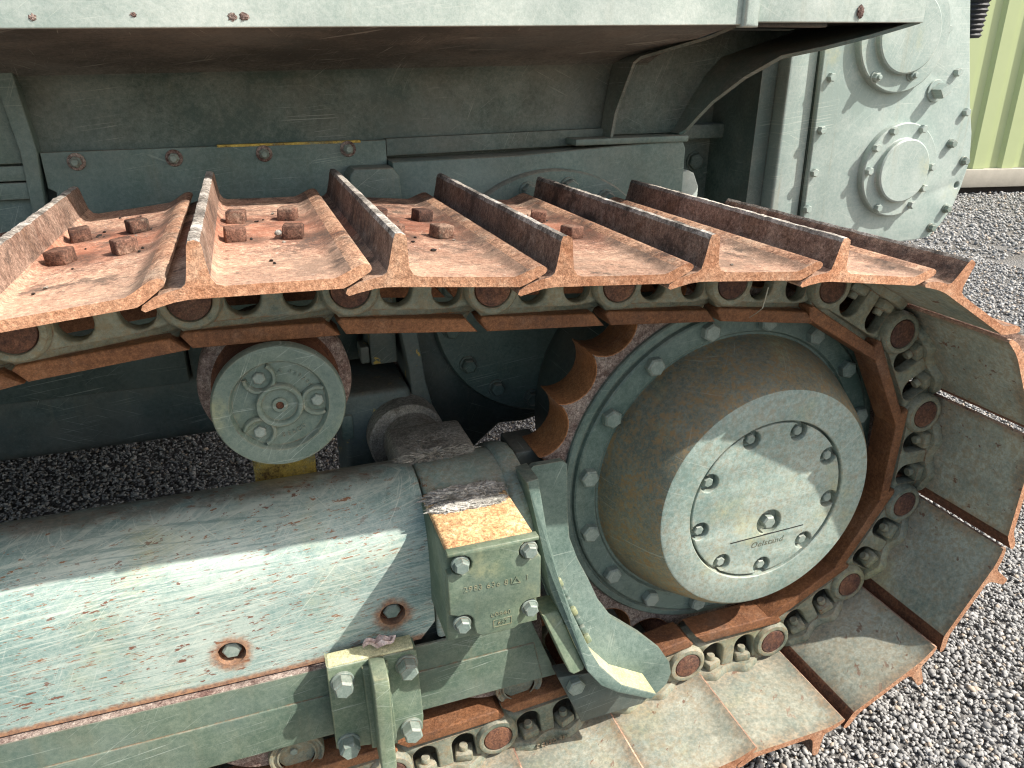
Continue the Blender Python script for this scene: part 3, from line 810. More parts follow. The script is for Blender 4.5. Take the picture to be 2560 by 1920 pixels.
def arc_text(txt, r_, a_mid, step, size, flip, y, parent, name, mat, ccx, ccz):
    g = G()
    n_ = len(txt)
    for i, ch in enumerate(txt):
        if ch == ' ': continue
        a = a_mid + (i - (n_ - 1) / 2) * step * (1 if flip else -1)
        V, Fs = text_mesh(ch, size, .0009)
        g.add(V, Fs, 0, rotm(ccx + r_ * math.cos(R(a)), y, ccz + r_ * math.sin(R(a)), R(a - 90 if not flip else a + 90)))
    return g.obj(name, mat, parent)
arc_text('BERCO', .047, -72, 9, .0088, True, -.0180, ro, 'cast_maker_text', 'paint_roller', cx, cz)
arc_text('A 829280', .0485, 55, 8, .0082, False, -.0180, ro, 'cast_number_text', 'paint_roller', cx, cz)
G().add(*box(-.873, -.761, .300, .36, -.10, .200, .004)).obj('roller_post', 'yellow', dz)

# ---------------- track frame
sec = [(0.01, -0.1771), (0.01, -0.0917), (0.01, -0.0397), (0.0116, -0.0106), (0.0178, 0.0165), (0.0288, 0.0404), (0.0444, 0.0607), (0.0642, 0.0763), (0.0902, 0.0872), (0.1245, 0.0919), (0.1609, 0.0883), (0.1974, 0.0748), (0.239, 0.0519), (0.2806, 0.0227)]
def shell(x0, x1fn, pts, th, nx_=2):
    """thick curved plate running along x"""
    m = len(pts); ins = []
    for k in range(m):
        p, q = pts[max(0, k - 1)], pts[min(m - 1, k + 1)]
        d = Vector((q[0] - p[0], q[1] - p[1])).normalized()
        ins.append((pts[k][0] + d.y * th, pts[k][1] - d.x * th))
    ring = pts + ins[::-1]; n_ = len(ring); V, Fs = [], []
    for i in range(nx_):
        for (y, z) in ring:
            x1 = x1fn(z); V.append((x0 + (x1 - x0) * i / (nx_ - 1), y, z))
    for i in range(nx_ - 1):
        for k in range(n_): Fs.append([i * n_ + k, i * n_ + (k + 1) % n_, (i + 1) * n_ + (k + 1) % n_, (i + 1) * n_ + k])
    for b0 in (0, (nx_ - 1) * n_):
        for k in range(m - 1): Fs.append([b0 + k, b0 + k + 1, b0 + n_ - 2 - k, b0 + n_ - 1 - k])
    return V, Fs
def punch(me, cutters, name, mat, parent, smooth=45):
    o = bpy.data.objects.new('tmp', me); COL.objects.link(o); cs_ = []
    for V, Fs in cutters:
        c_ = bpy.data.objects.new('tmpc', G().add(V, Fs).mesh('tmpc', [mat])); COL.objects.link(c_); cs_.append(c_)
        md = o.modifiers.new('b', 'BOOLEAN'); md.object = c_; md.operation = 'DIFFERENCE'; md.solver = 'EXACT'
    m2 = bpy.data.meshes.new_from_object(o.evaluated_get(bpy.context.evaluated_depsgraph_get()))
    for c_ in cs_: bpy.data.objects.remove(c_)
    bpy.data.objects.remove(o); m2.name = name
    m2.shade_smooth(); m2.set_sharp_from_angle(angle=R(smooth))
    return link(name, m2, parent)
def cov_end(z):
    return -.6345 + .026 * min(1, (z + .1771) / .031) if z < -.146 else -.6085
sec_c = [sec[0], (.010, -.146)] + sec[1:]
HOLES = ((-.9337, -.1198), (-.6787, -.1126))
cover = punch(G().add(*shell(-1.79, cov_end, sec_c, .018)).mesh('frame_cover', ['paint_cover'], 60),
              [lathe([(.0213, -.02), (.0213, .04)], 40, x, z) for (x, z) in HOLES], 'frame_cover', 'paint_cover', dz)
wash = G().add(*lathe([(.0228, .0), (.0228, -.0065), (.0195, -.0095), (.0165, -.0070), (.0130, -.0040)], 32, 0, 0, True, True)).mesh('bolt_washer', ['rail_dark'])
cvb = hexhead(.0148, .0125, None, None).mesh('cover_bolt', ['bolt'], 30)
for (x, z) in HOLES:
    link('bolt_washer', wash, cover, (x, .0345, z)); link('cover_bolt', cvb, cover, (x, .0275, z), (0, .35, 0))
# inner frame body, hidden mostly
G().add(*box(-1.79, -.4248, .0385, .270, -.2739, -.05)).obj('track_frame', 'paint_dark', dz)

# rail plate below the cover
rl = G()
rl.add(*prism([(-1.788, -.1828), (-1.788, -.3378), (-.3853, -.3248), (-.4373, -.1828)], .0002, .0065, (), .0015, 2), 0)
rl.add(*prism([(-1.788, -.2499), (-1.788, -.3355), (-.4144, -.3220), (-.4321, -.2353)], -.0024, .0038, (), .002, 2), 0)
rl.obj('frame_rail', ['paint_rail'], dz)
G().add(*box(-1.788, -.6537, .0012, .0329, -.1880, -.1814, .001)).obj('rail_ledge', 'flange_rust', dz)

# sleeve behind the cover and its end collar
def sleeve(x0, x1, grow, name, mat, rr=.006):
    full = [(.010, -.184)] + sec[1:]
    ys0, zs0 = .160, .0
    P = []
    for (y, z) in full:
        d = Vector((y - ys0, z - zs0)); d.normalize(); P.append((y + d.x * grow, z + d.y * grow))
    V, Fs = [], []
    xs_ = [x0, x0, x0 + rr * .3, x0 + rr, x1 - rr, x1 - rr * .3, x1, x1]; sh = [.02, rr, rr * .3, 0, 0, rr * .3, rr, .06]
    for x, s_ in zip(xs_, sh):
        for (y, z) in P:
            d = Vector((y - ys0, z - zs0)); l_ = d.length
            V.append((x, ys0 + d.x * (1 - s_ / l_), zs0 + d.y * (1 - s_ / l_)))
    m = len(P)
    for i in range(len(xs_) - 1):
        for k in range(m - 1): Fs.append([i * m + k, i * m + k + 1, (i + 1) * m + k + 1, (i + 1) * m + k])
    return G().add(V, Fs).obj(name, mat, dz, 50)
sleeve(-.6048, -.456, -.001, 'frame_sleeve', 'paint_sleeve')
sleeve(-.4644, -.4248, .006, 'sleeve_collar', 'paint_sleeve', .010)
# square bearing block on top of the sleeve, crusted with dirt
V, Fs = box(-.630, -.4880, .152, .276, .0, .1010, .009, 3)
G().add(V, Fs).obj('pivot_block', 'chalk', dz, 50)
G().add(*lump(-.560, .160, .092, .062, .016, .011, 4, 5, .6, 40)).add(*lump(-.578, .20, .1000, .034, .030, .004, 9, 5, .6, 40)).add(*lump(-.525, .215, .1000, .022, .028, .003, 3, 5, .6, 40)).obj('dirt_crust', 'chalk', dz)
G().add(*lathe([(.060, .262), (.060, .42)], 40, -.5650, .0300)).add(*lathe([(.075, .353), (.079, .357), (.079, .43)], 40, -.5726, .0279)).obj('pivot_shaft', 'chalk', dz)

# ---------------- bearing box with bolted cover
bx = G()
bx.add(*prism([(-.612, -.100), (-.612, .064), (-.604, .0735), (-.476, .0735), (-.468, .064), (-.462, -.100)], -.100, .06, (), .006, 3), 0)
V, Fs = box(-.609, -.471, -.102, .064, .060, .0750, .006, 2)
bx.add(V, Fs, 1)
bx = bx.obj('bearing_box', ['paint_box', 'box_top'], dz, 50)
def notch(cx_, cz_, a0, a1, r_=.0175): return arc(cx_, cz_, r_, a0, a1, 9)
co = ([(-.611, -.036), (-.611, .036)] + notch(-.590, .0495, -140, 98, .0168) + [(-.586, .0715), (-.499, .0715)] + notch(-.483, .052, 120, 325, .0168) + [(-.464, .036), (-.464, -.040)] +
      notch(-.4815, -.058, 75, 195)[1:] + [(-.499, -.083), (-.508, -.0895), (-.560, -.0895), (-.5705, -.082)] + notch(-.5905, -.059, -15, 110))
cvx = G().add(*prism(co, -.116, -.099, (), .0025, 2)).add(*box(-.6105, -.4665, -.1155, -.0985, .0660, .0728, .0022, 2)).obj('box_cover', 'paint_box', bx, 50)
bxb = hexhead(.0118, .0115, .0142, None).mesh('box_bolt', ['bolt'], 30)
for (x, z) in ((-.590, .0495), (-.483, .052), (-.591, -.059), (-.481, -.057)):
    link('box_bolt', bxb, bx, (x, -.1095, z), (0, rnd.uniform(0, 1), 0))
G().add(*text_mesh('2983 636 81', .0140, .0008), 0, rotm(-.549, -.1160, .0035, R(-2))).obj('part_number_text', 'paint_box', bx)
G().add(*text_mesh('1', .0135, .0008), 0, rotm(-.487, -.1160, .0035, 0)).obj('index_number_text', 'paint_box', bx)
tri = [(-.512, -.0025), (-.497, -.0025), (-.5045, .010)]
tri_in = [(-.5092, -.0008), (-.4998, -.0008), (-.5045, .0068)]
G().add(*prism(tri, -.1174, -.1150, [tri_in])).obj('triangle_mark', 'paint_box', bx)
G().add(*text_mesh('00840', .0120, .0008), 0, rotm(-.530, -.1160, -.0535, R(-1))).obj('cast_number_text', 'paint_box', bx)
G().add(*prism([(-.5425, -.0775), (-.5125, -.0765), (-.5125, -.0625), (-.5425, -.0635)], -.1168, -.1150, [[(-.5413, -.0764), (-.5137, -.0754), (-.5137, -.0636), (-.5413, -.0646)]])).add(*text_mesh('667', .0100, .0010), 0, rotm(-.5275, -.1160, -.0700, R(1))).obj('date_stamp', 'paint_box', bx)
# mortar smeared above the box
G().add(*lump(-.545, .006, .0765, .060, .017, .0075, 2, 5, .35, 30)).add(*lump(-.578, .003, .0765, .028, .013, .0065, 5, 5, .35, 30)).add(*lump(-.508, .001, .0760, .024, .011, .0055, 8, 5, .35, 30)).add(*lump(-.550, .036, .0770, .056, .022, .0085, 12, 5, .45, 34)).add(*lump(-.505, .040, .0770, .030, .020, .0070, 15, 5, .45, 34)).obj('mortar_crust', 'cement', dz, 60)

# ---------------- bracket with hooked rib
bp = [(-.7963, -.1459), (-.7911, -.1505), (-.6579, -.1526), (-.6517, -.1563), (-.6470, -.3019), (-.6496, -.3290), (-.6954, -.3415), (-.7963, -.3228)]
br = G().add(*prism(bp, -.0389, -.0035, (), .003, 2), 0)
br.add(*box(-.7932, -.6558, -.0357, -.0050, -.1537, -.1485, .0015), 1)
br = br.obj('guard_bracket', ['paint_box', 'primer'], dz, 45)
rib = [(-.0357, -.1521), (-.0441, -.1459), (-.0753, -.1417), (-.0919, -.1479), (-.0985, -.1646), (-.0930, -.2374), (-.0950, -.3019), (-.0990, -.3325), (-.0753, -.3390), (-.0357, -.3400)]
V, Fs = prism(rib, -.0125, .0125, (), .003, 2)
G().add([(-.7188 - p[1], p[0], p[2]) for p in V], Fs).obj('bracket_rib', 'paint_box', br, 45)
G().add(*prism([(-.7422, -.1594), (-.7006, -.1594), (-.6954, -.3373), (-.7391, -.3332)], -.0482, -.0378, (), .004, 2)).obj('rib_fillet', 'paint_box', br, 45)
kb = hexhead(.0172, .0205, .0192, None).mesh('bracket_bolt', ['bolt'], 30)
for (x, z) in ((-.7739, -.1812), (-.6699, -.1781), (-.6699, -.3150), (-.7755, -.3124)):
    link('bracket_bolt', kb, br, (x, -.0389, z), (0, rnd.uniform(0, 1), 0))

# ---------------- sprocket guard
gp = [(-0.4206, 0.0922), (-0.414, 0.0977), (-0.3621, 0.0977), (-0.3521, 0.09), (-0.3505, 0.0402), (-0.35, -0.0085), (-0.3484, -0.0558), (-0.3364, -0.0967), (-0.3215, -0.1316), (-0.3081, -0.1701), (-0.2865, -0.204), (-0.2336, -0.2451), (-0.1961, -0.2808), (-0.1757, -0.3154), (-0.17, -0.343), (-0.177, -0.368), (-0.203, -0.386), (-0.26, -0.362), (-0.3293, -0.3016), (-0.3901, -0.2221), (-0.406, -0.1715), (-0.4176, -0.1182), (-0.4218, -0.0668), (-0.4216, -0.0188)]
BEND = [(0.101, 0.1015), (-0.0188, 0.0989), (-0.0668, 0.0895), (-0.1018, 0.0783), (-0.134, 0.065), (-0.1493, 0.058), (-0.1642, 0.0507), (-0.1788, 0.0435), (-0.1932, 0.0364), (-0.2076, 0.0296), (-0.2221, 0.0231), (-0.2597, 0.0096)]      # the guard leans back towards the sprocket above, outwards below
def lean(z):
    if z >= BEND[0][0]: return BEND[0][1]
    for (z1, d1), (z0, d0) in zip(BEND, BEND[1:]):
        if z >= z0: return d0 + (d1 - d0) * (z - z0) / (z1 - z0)
    return 0.0
def leaned(vf): return [(x, y + lean(z), z) for x, y, z in vf[0]], vf[1]
gl = [(-.4140, .0977), (-.4206, .0922), (-.4218, -.0085), (-.4200, -.0558), (-.4150, -.0967), (-.4060, -.1316), (-.3950, -.1701), (-.3830, -.2040), (-.3650, -.2451), (-.3430, -.2808), (-.3100, -.3154), (-.2820, -.3430), (-.2400, -.3680), (-.2030, -.3860)]
gr = [(-.3621, .0977), (-.3521, .0900), (-.3500, -.0085), (-.3484, -.0558), (-.3364, -.0967), (-.3215, -.1316), (-.3081, -.1701), (-.2865, -.2040), (-.2336, -.2451), (-.1961, -.2808), (-.1757, -.3154), (-.1700, -.3430), (-.1770, -.3680), (-.1960, -.3845)]
def loft(la, lb, y0, y1):
    V, Fs = [], []
    n_ = len(la); m = 8
    for a_, b_ in zip(la, lb):
        for t_ in range(m):
            q = t_ / (m - 1); x = a_[0] + (b_[0] - a_[0]) * q; z = a_[1] + (b_[1] - a_[1]) * q
            V.append((x, y0 + lean(z), z))
        for t_ in range(m):
            q = 1 - t_ / (m - 1); x = a_[0] + (b_[0] - a_[0]) * q; z = a_[1] + (b_[1] - a_[1]) * q
            V.append((x, y1 + lean(z), z))
    w_ = 2 * m
    for i in range(n_ - 1):
        for k in range(w_): Fs.append([i * w_ + k, i * w_ + (k + 1) % w_, (i + 1) * w_ + (k + 1) % w_, (i + 1) * w_ + k])
    Fs += [list(range(w_)), list(range((n_ - 1) * w_, n_ * w_))]
    return V, Fs
gd = G().add(*loft(gl, gr, -.050, -.038)).obj('sprocket_guard', ['paint'], dz, 45)
sl = [(-0.4471, 0.101), (-0.4361, 0.0458), (-0.4267, -0.0085), (-0.4181, -0.0511), (-0.412, -0.1026), (-0.4017, -0.1379), (-0.39, -0.1701), (-0.3781, -0.2076), (-0.3654, -0.2443), (-0.3447, -0.2701), (-0.3119, -0.2962), (-0.242, -0.335)]
sr = [(-0.232, -0.326), (-0.3046, -0.2808), (-0.3405, -0.2413), (-0.3545, -0.2134), (-0.3662, -0.181), (-0.378, -0.1478), (-0.3849, -0.1222), (-0.3935, -0.0942), (-0.3988, -0.0558), (-0.409, -0.0085), (-0.4173, 0.0458), (-0.4261, 0.1043)]
V, Fs = leaned(prism(sl + sr, -.104, -.046, (), .002, 2))
mi = []
for f in Fs:
    c_ = sum((Vector(V[i]) for i in f), Vector()) / len(f)
    ym = [V[i][1] - lean(V[i][2]) for i in f]
    inner = c_.z < -.185 and max(ym) - min(ym) > .02 and (c_.x > -.372 + (c_.z + .230) * -.52 + .004)
    mi.append(1 if inner and -.335 < c_.z else 0)
G().add(V, Fs, mi).obj('guard_strip', ['paint', 'primer'], gd, 45)
ga = [(-0.4295, -0.1478), (-0.3988, -0.1455), (-0.3656, -0.2428), (-0.3681, -0.2489), (-0.3868, -0.2519), (-0.3946, -0.2466)]
G().add(*leaned(prism(ga, -.094, -.046, (), .003, 2))).obj('guard_gusset', 'paint_box', gd, 45)
wb = [(-0.3774, -0.1277), (-0.3711, -0.1447), (-0.365, -0.1612), (-0.3582, -0.1781), (-0.3515, -0.1947), (-0.3457, -0.2105), (-0.3398, -0.2265)]
for i, (x, z) in enumerate(wb):
    V, Fs = box(-.006, .006, -.0575, -.047, -.0100, .0100, .0042, 3)
    G().add(V, Fs, 0, rotm(x, lean(z), z, R(24))).obj('weld_bead', 'paint' if i % 3 else 'paint_box', gd)
lp = [(-.400, -.292), (-.338, -.300), (-.293, -.345), (-.204, -.398), (-.222, -.414), (-.349, -.4165)]
lpo = G().add(*prism(lp, -.040, -.006, (), .002, 2)).obj('lower_guard_plate', 'paint_dark', dz, 45)
link('guard_bolt', hexhead(.0175, .013, None, None).mesh('guard_bolt', ['bolt'], 30), lpo, (-.366, -.040, -.318), (0, .2, 0))

# ---------------- bottom track rollers
for (x, z, rx, rz) in ((-.456, -.338, -.505, -.262), (-.862, -.366, -.905, -.285)):
    r_ = G().add(*lathe([(.030, .010), (.033, .010), (.035, .0135), (.039, .0140), (.042, .010), (.0455, .010), (.047, .015), (.047, .03)], 56, x, z, False, True), 0)
    r_.add(*lathe([(.0305, .0165), (.006, .0165)], 40, x, z, False, True), 0)
    r_ = r_.obj('roller_end_cap', ['paint_link'], dz, 40)
    link('roller_plug', hexhead(.007, .004).mesh('roller_plug', ['bolt']), r_, (x - .004, .0162, z + .008))
    G().add(*lathe([(.06, .020), (.096, .022), (.100, .026), (.100, .052), (.112, .058), (.112, .085)], 64, rx, rz, True, True)).obj('track_roller', 'flange_rust', dz, 40)

# ---------------- fender and body
FY = .215
def slant(x0, x1, z0, z1, y0, y1, b_=.002): return prism([(x0, z0), (x1, z1), (x1, 1.25), (x0, 1.25)], y0, y1, (), b_, 2)
fe = G()
fe.add(*slant(-2.2, .0205, .760, .7925, FY - .006, FY + .006), 0)
fe = fe.obj('fender', 'paint_fender', dz)
G().add(*slant(.0485, .418, .7970, .8005, FY - .003, FY + .009)).obj('fender_end_skirt', 'paint_fender', dz)
for i, (x, z, sx, sz) in enumerate(((-.805, .794, .006, .005), (-.789, .794, .007, .005), (-1.05, .790, .005, .004), (.268, .8165, .007, .010), (-.93, .795, .004, .003))):
    G().add(*lump(x, FY - .0055, z, sx, .0022, sz, i + 20, 3, .5, 24)).obj('rust_chip', 'flange_rust', fe)
V, Fs = prism([(.019, .7885), (.0495, .7885), (.0515, 1.25), (.021, 1.25)], FY - .016, FY + .012, (), .006, 3)
G().add(V, Fs).obj('fender_joint', 'paint_fender', dz, 60)
V, Fs = box(.414, .420, FY, .8, .801, 1.25)
G().add(V, Fs).obj('fender_shade_plate', 'paint_fender', dz)  # hidden end plate, kept to hold the side bracket in shade
# underside sloping in to the side panel
us = [(FY + .006, .0085), (.30, .0), (.42, -.018), (.51, -.036), (.55, -.050), (.564, -.066), (.568, -.088), (.569, -.2)]
def strip(x0, x1, pts, th=.006, za=None, zb=None):
    V, Fs = [], []
    m = len(pts)
    for x, zo in ((x0, za or 0), (x1, zb or 0)):
        for (y, z) in pts: V.append((x, y, z + zo))
        for (y, z) in pts: V.append((x, y + th, z + zo + th))
    for k in range(m - 1):
        Fs.append([k, k + 1, 2 * m + k + 1, 2 * m + k]); Fs.append([m + k, 3 * m + k, 3 * m + k + 1, m + k + 1])
    return V, Fs
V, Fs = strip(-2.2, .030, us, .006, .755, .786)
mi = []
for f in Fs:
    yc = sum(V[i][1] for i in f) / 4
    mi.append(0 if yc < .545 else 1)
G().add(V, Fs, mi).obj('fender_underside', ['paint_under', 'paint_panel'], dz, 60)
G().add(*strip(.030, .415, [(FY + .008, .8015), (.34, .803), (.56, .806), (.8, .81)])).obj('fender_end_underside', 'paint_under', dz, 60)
G().add(*box(.05, .25, .27, .30, .794, .8015, .002)).obj('fender_clip', 'paint_under', dz)

# pressed side bracket: face, left flange, right lip
face = [(-.069, .592), (-.063, .640), (-.046, .735), (-.022, .747), (.045, .775), (.09, .800), (.40, .802), (.30, .756), (.235, .740), (.185, .700), (.155, .655), (.117, .592)]
gs = G().add(*prism(face, .553, .561, (), .001, 1)).obj('side_bracket', 'paint_panel', dz)
lf = [(-.0690, .590), (-.063, .640), (-.046, .735), (-.038, .742), (-.022, .7475), (.045, .775), (.075, .794)]
def ribbon(pts, ya, yb, th, name, mat, parent):
    V, Fs = [], []
    m = len(pts)
    ya = ya if isinstance(ya, list) else [ya] * m
    for i, (x, z) in enumerate(pts):
        p, q = pts[max(0, i - 1)], pts[min(m - 1, i + 1)]
        d = Vector((q[0] - p[0], q[1] - p[1])).normalized(); nx_, nz_ = -d.y * th, d.x * th
        V += [(x, ya[i], z), (x + nx_, ya[i], z + nz_), (x + nx_, yb, z + nz_), (x, yb, z)]
    for i in range(m - 1):
        for k in range(4): Fs.append([4 * i + k, 4 * i + (k + 1) % 4, 4 * i + 4 + (k + 1) % 4, 4 * i + 4 + k])
    Fs += [[0, 1, 2, 3], [4 * m - 4, 4 * m - 3, 4 * m - 2, 4 * m - 1]]
    return G().add(V, Fs).obj(name, mat, parent, 40)
ribbon(lf, [.505, .50, .462, .455, .44, .345, .30], .556, .006, 'bracket_flange', 'paint_panel', gs)
lip = [(.099, .588), (.112, .598), (.128, .624), (.146, .656), (.178, .704), (.215, .741), (.262, .7550), (.335, .775), (.416, .799)]
ribbon(lip, [.515, .505, .490, .465, .405, .345, .285, .245, FY + .002], .58, .007, 'bracket_lip', 'paint_plate', gs)
G().add(*box(-.16, .108, .492, .56, .577, .5905, .003)).obj('bracket_ledge', 'paint_plate', dz)

# bolted plate and strips under the panel
pl = G().add(*prism([(-1.150, .596), (-1.150, .535), (-1.138, .528), (-1.160, .40), (-1.10, .25), (-.546, .25), (-.546, .598)], .542, .556, (), .0015, 2)).obj('skirt_plate', 'paint_plate', dz)
sb = hexhead(.0098, .0095, None, .0062).mesh('plate_bolt', ['bolt'], 30)
sw = G().add(*lathe([(.0150, 0), (.0150, -.003), (.0138, -.0042), (.004, -.0042)], 28)).mesh('plate_washer', ['flange_rust'])
for (x, z) in ((-1.096, .579), (-.936, .579), (-.778, .581), (-.621, .584)): (link('plate_washer', sw, pl, (x, .542, z)), link('plate_bolt', sb, pl, (x, .5382, z), (0, rnd.uniform(0, 1), 0)))
G().add(*prism([(-.5445, .567), (-.16, .573), (-.045, .592), (-.045, .607), (-.5445, .600)], .546, .565, (), .0015, 1)).obj('panel_strip', 'paint_panel', dz)
# paint chips left along the plate's top edge
G().add(*box(-.86, -.595, .5412, .556, .5945, .5990, .0008)).obj('yellow_edge', 'yellow', pl)
# left end trim
G().add(*prism([(-1.162, .735), (-1.152, .60), (-1.156, .548), (-1.168, .40), (-1.185, .40), (-1.178, .60), (-1.192, .735)], .535, .57, (), .002, 2)).obj('corner_trim', 'paint_plate', dz)
lt = G().add(*box(-2.2, -1.178, .545, .56, .5790, .735, .001))
lt.add(*box(-2.2, -1.176, .540, .56, .5505, .5755, .001)).add(*box(-2.2, -1.172, .540, .56, .5190, .5475, .001)).add(*box(-2.2, -1.170, .560, .575, .30, .5165, .001))
lt.obj('left_skirt', 'paint_plate', dz)
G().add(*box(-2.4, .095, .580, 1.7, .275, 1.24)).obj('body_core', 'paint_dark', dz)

# final drive case
cs = G().add(*prism([(-.5435, .30), (-.5435, .560), (-.29, .562), (.088, .581), (.098, .580), (.107, .563), (.107, .30)], .500, .95, (), .004, 2)).obj('final_drive_case', 'paint_plate', dz)
fl = G().add(*lathe([(.272, .500), (.272, .486), (.268, .480), (.150, .478)], 96, -.212, .262, False, True)).obj('case_flange', 'paint_plate', cs, 40)
fbm = hexhead(.0165, .017, .0195, None).mesh('case_bolt', ['paint_plate'], 30)
for a in list(range(16, 360, 22)):
    link('case_bolt', fbm, cs, (-.212 + .238 * math.cos(R(a)), .4795, .262 + .238 * math.sin(R(a))), (0, rnd.uniform(0, 1), 0))
lu = G().add(*prism([(.110, .42), (.110, .505), (.135, .512), (.152, .505), (.167, .474), (.166, .42)], .53, .60, (), .004, 2)).obj('case_lug', 'paint_winch', cs)
bk = G().add(*prism([(-.632, .46), (-.632, .540), (-.622, .553), (-.548, .5525), (-.536, .535), (-.532, .46)], .468, .54, (), .005, 3)).obj('end_block', 'paint_plate', dz)
link('end_block_bolt', G().add([(y, x, z) for x, y, z in hexhead(.0125, .012).V], hexhead(.0125, .012).Fc).mesh('end_block_bolt', ['bolt']), bk, (-.632, .50, .505))

# belly and castings under the hull
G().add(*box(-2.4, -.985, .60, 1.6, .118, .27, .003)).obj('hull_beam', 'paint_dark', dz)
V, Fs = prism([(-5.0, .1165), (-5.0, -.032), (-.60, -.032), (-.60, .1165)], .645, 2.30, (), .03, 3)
G().add(V, Fs).obj('hull', 'paint_dark', dz, 50)  # stretched far out of view to shade the gravel under the machine
G().add(*box(-.98, -.3, .62, 1.6, .118, .50, .003)).obj('hull_rear', 'paint_dark', dz)
G().add(*box(-.695, -.553, .40, .62, -.20, .126, .014, 3)).obj('pivot_casting', 'paint_casting', dz, 50)
G().add(*box(-.700, -.675, .392, .42, .03, .085, .006)).obj('casting_bolt', 'paint_plate', dz)
G().add(*prism([(-.566, .26), (-.532, .26), (-.518, .13), (-.500, .04), (-.545, .02), (-.552, .16)], .415, .60, (), .004, 2)).obj('casting_rib', 'paint_casting', dz)
G().add(*box(-.622, -.568, .448, .60, .165, .32, .004)).obj('spacer_block', 'paint_casting', dz)
G().add(*box(-.642, -.624, .452, .50, .168, .205, .004)).obj('spacer_bolt', 'paint_casting', dz)
G().add(*box(-.76, -.634, .545, .60, .146, .33, .003)).obj('stiffener', 'paint_dark', dz)
V, Fs = prism([(-.546, .26), (-.20, .26), (-.20, -.03), (-.270, -.0445), (-.330, -.0413), (-.363, -.0677), (-.395, -.093), (-.436, -.1035), (-.546, -.1035)], .505, .68, (), .01, 2)
G().add(V, Fs).obj('drive_casting', 'paint_dark', dz)
G().add(*box(-.4230, -.362, .125, .215, -.16, .0880, .006)).obj('frame_tail', 'paint_dark', dz)

G().add(*box(-5.0, .3, 2.32, 2.9, GZ + .004, .5, .02)).obj('far_track_light_block', 'rail_dark', dz)  # unseen plain box on the far side, added to block light under the hull

# rear case interior between body and winch
G().add(*box(.10, .60, .86, .90, .25, .82)).obj('rear_bulkhead', 'paint_panel', dz)
G().add(*box(.25, .53, .80, .86, .553, .590, .006)).obj('bulkhead_shelf', 'paint_panel', dz)
G().add(*prism([(.405, .40), (.410, .455), (.430, .492), (.445, .480), (.462, .47), (.472, .43), (.474, .40)], .857, .861)).obj('rust_patch', 'rail_dark', dz)
link('bulkhead_bolt', hexhead(.022, .014, .025).mesh('bulkhead_bolt', ['paint_panel']), dz, (.355, .86, .49))

# ---------------- winch / rear gear case
wp = [(.5305, .30), (.529, .50), (.524, .80), (.524, 1.0), (.910, 1.0), (.944, .878), (.973, .773), (1.018, .624), (1.042, .560), (1.056, .487), (1.045, .42), (1.028, .362), (.998, .318), (.965, .287), (.925, .282), (.85, .28), (.70, .28)]
wi = G().add(*prism(wp, .600, .6175, [circle(.810, .746, .0085, 16), circle(1.0265, .425, .0085, 16)], .003, 2)).obj('rear_gear_case', 'paint_winch', dz)
G().add(*prism([(.5315, .30), (.525, 1.0), (.895, 1.0), (.99, .64), (1.02, .50), (.98, .34), (.7, .29)], .6195, 1.1)).obj('gear_case_body', 'paint_plate', wi)
G().add(*prism([(.440, .30), (.452, 1.0), (.5235, 1.0), (.5300, .30)], .6190, .67, (), .008, 3)).obj('gear_case_flange', 'paint_winch', wi, 50)
G().add(*prism([(.395, .30), (.408, 1.0), (.4515, 1.0), (.4395, .30)], .664, 1.1)).obj('gear_case_side', 'paint_panel', wi, 50)  # front-facing strip in darker paint; the side's shade is in its colour
def boss(cx_, cz_, r1, r2, nm):
    return G().add(*lathe([(r1, .602), (r1, .583), (r1 - .003, .580), (r2 + .002, .580), (r2, .578), (r2, .566), (r2 - .004, .563), (.01, .563)], 72, cx_, cz_, False, True)).obj(nm, 'paint_winch', wi, 25)
boss(.800, .476, .1185, .080, 'lower_bearing_cap')
boss(.742, .800, .135, .092, 'upper_bearing_cap')
wb1 = hexhead(.0105, .0125, None, None).mesh('case_screw', ['paint_winch'], 30)
wb2 = hexhead(.0115, .010, .014, .006).mesh('case_nut', ['paint_winch'], 30)
wbr = hexhead(.0105, .012, .0125, None).mesh('rusty_screw', ['bolt'], 30)
for (x, z, me, y) in ((.834, .803, wb2, .6), (.882, .811, wb1, .6), (.778, .706, wb2, .580), (.667, .702, wb2, .580), (.944, .712, wb1, .6), (1.001, .614, wb1, .6), (.973, .536, wbr, .6), (1.031, .489, wbr, .6),
                      (.899, .481, wb1, .580), (.884, .427, wb1, .580), (.694, .479, wb1, .580), (.706, .536, wb1, .580), (.752, .575, wb1, .580), (.845, .578, wb1, .580), (.551, .703, wb1, .6), (.545, .582, wb1, .6),
                      (.541, .480, wb1, .6), (1.003, .363, wbr, .6), (.962, .313, wbr, .6), (.856, .385, wb1, .580), (.744, .383, wb1, .580), (.535, .39, wb1, .6), (.553, .80, wb1, .6)):
    link(me.name, me, wi, (x, y, z), (0, rnd.uniform(0, 1), 0))
link('drain_plug', hexhead(.0185, .030, .027, None, True, .08).mesh('drain_plug', ['paint_winch'], 30), wi, (.886, .600, .668), (0, .5, 0))
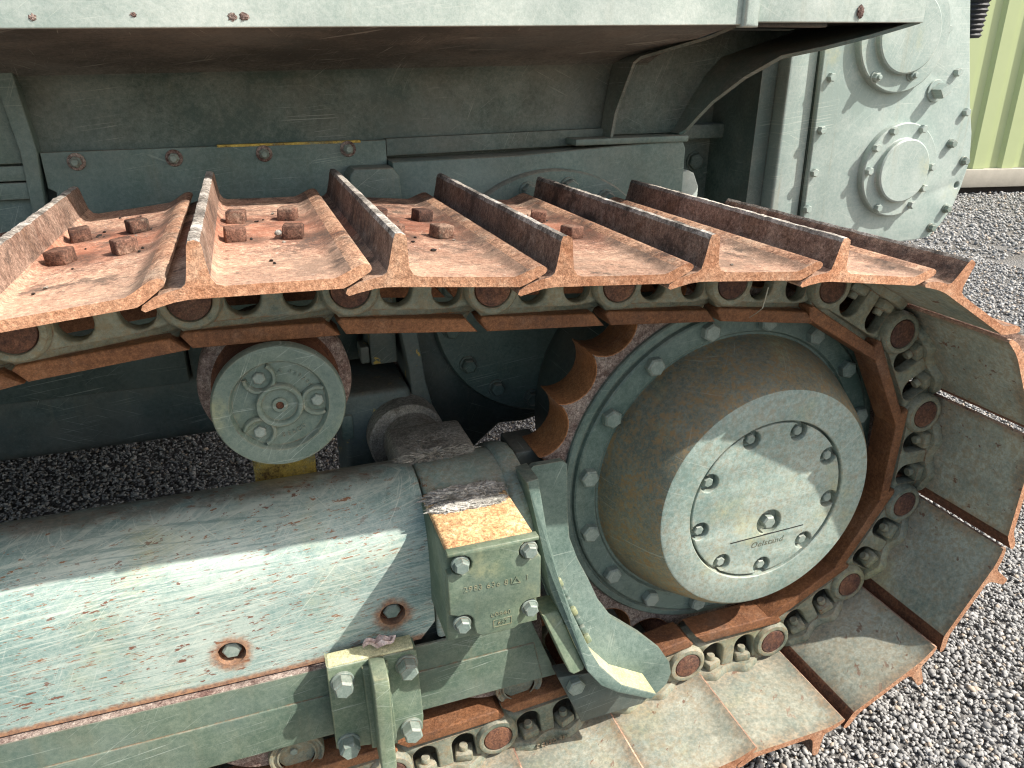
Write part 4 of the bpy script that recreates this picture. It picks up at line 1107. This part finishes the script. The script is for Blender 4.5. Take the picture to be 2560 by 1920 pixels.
# hose beside the case
def hp(i):
    t_ = i / 47; p = Vector((1.175 + .03 * t_, .80, .80 + .30 * t_)); return p, Vector((1, 0, 0)), Vector((0, 1, 0))
g = G()
prof = [(.036 * math.cos(2 * pi * k / 18), .036 * math.sin(2 * pi * k / 18)) for k in range(18)]
def hp2(i):
    o_, s_, u_ = hp(i); f_ = 1.0 if i % 2 else .84
    return o_, s_ * f_, u_ * f_
g.add(*sweep(hp2, prof, 48))
g.obj('hydraulic_hose', 'rubber', dz)

# ================================================================== loose bits
# crumpled dry leaf on the bracket
lv, lf_ = [], []
for j in range(9):
    for i in range(9):
        u, v = i / 8 - .5, j / 8 - .5
        wv = .5 * (1 - (2 * v) ** 2) ** .5 if abs(v) < .5 else .02
        lv.append((-.7079 + v * .048 + .004 * math.sin(9 * u), -.0195 + u * wv * .045, -.1425 + .008 * abs(math.sin(7 * u + 3 * v)) + .004 * math.sin(14 * v) + .002))
for j in range(8):
    for i in range(8): lf_.append([j * 9 + i, j * 9 + i + 1, (j + 1) * 9 + i + 1, (j + 1) * 9 + i])
o = G().add(lv, lf_).obj('dry_leaf', 'leaf', None, 60)
o['label'] = 'crumpled pinkish dry leaf lying on top of the bolted bracket'; o['category'] = 'leaf'
# pebble on the second shoe
o = G().add(*lump(-.784, .039, .5245, .0055, .0045, .004, 3, 2, .3)).obj('pebble', 'cement', None)
o['label'] = 'small pale pebble lying on the flat of a rusty track shoe'; o['category'] = 'pebble'
# straw caught under the shoe edge
pth = [Vector((-.029, -.012, .392)), Vector((-.033, -.013, .372)), Vector((-.036, -.013, .357)), Vector((-.047, -.012, .349)), Vector((-.058, -.011, .343))]
prof = [(.0011 * math.cos(2 * pi * k / 6), .0011 * math.sin(2 * pi * k / 6)) for k in range(6)]
o = G().add(*sweep(lambda i: (pth[i], Vector((1, 0, .4)).normalized(), Vector((0, 1, 0))), prof, 5)).obj('straw', 'straw', None)
o['label'] = 'thin white dry straw hanging from the shoe edge above the sprocket'; o['category'] = 'straw'
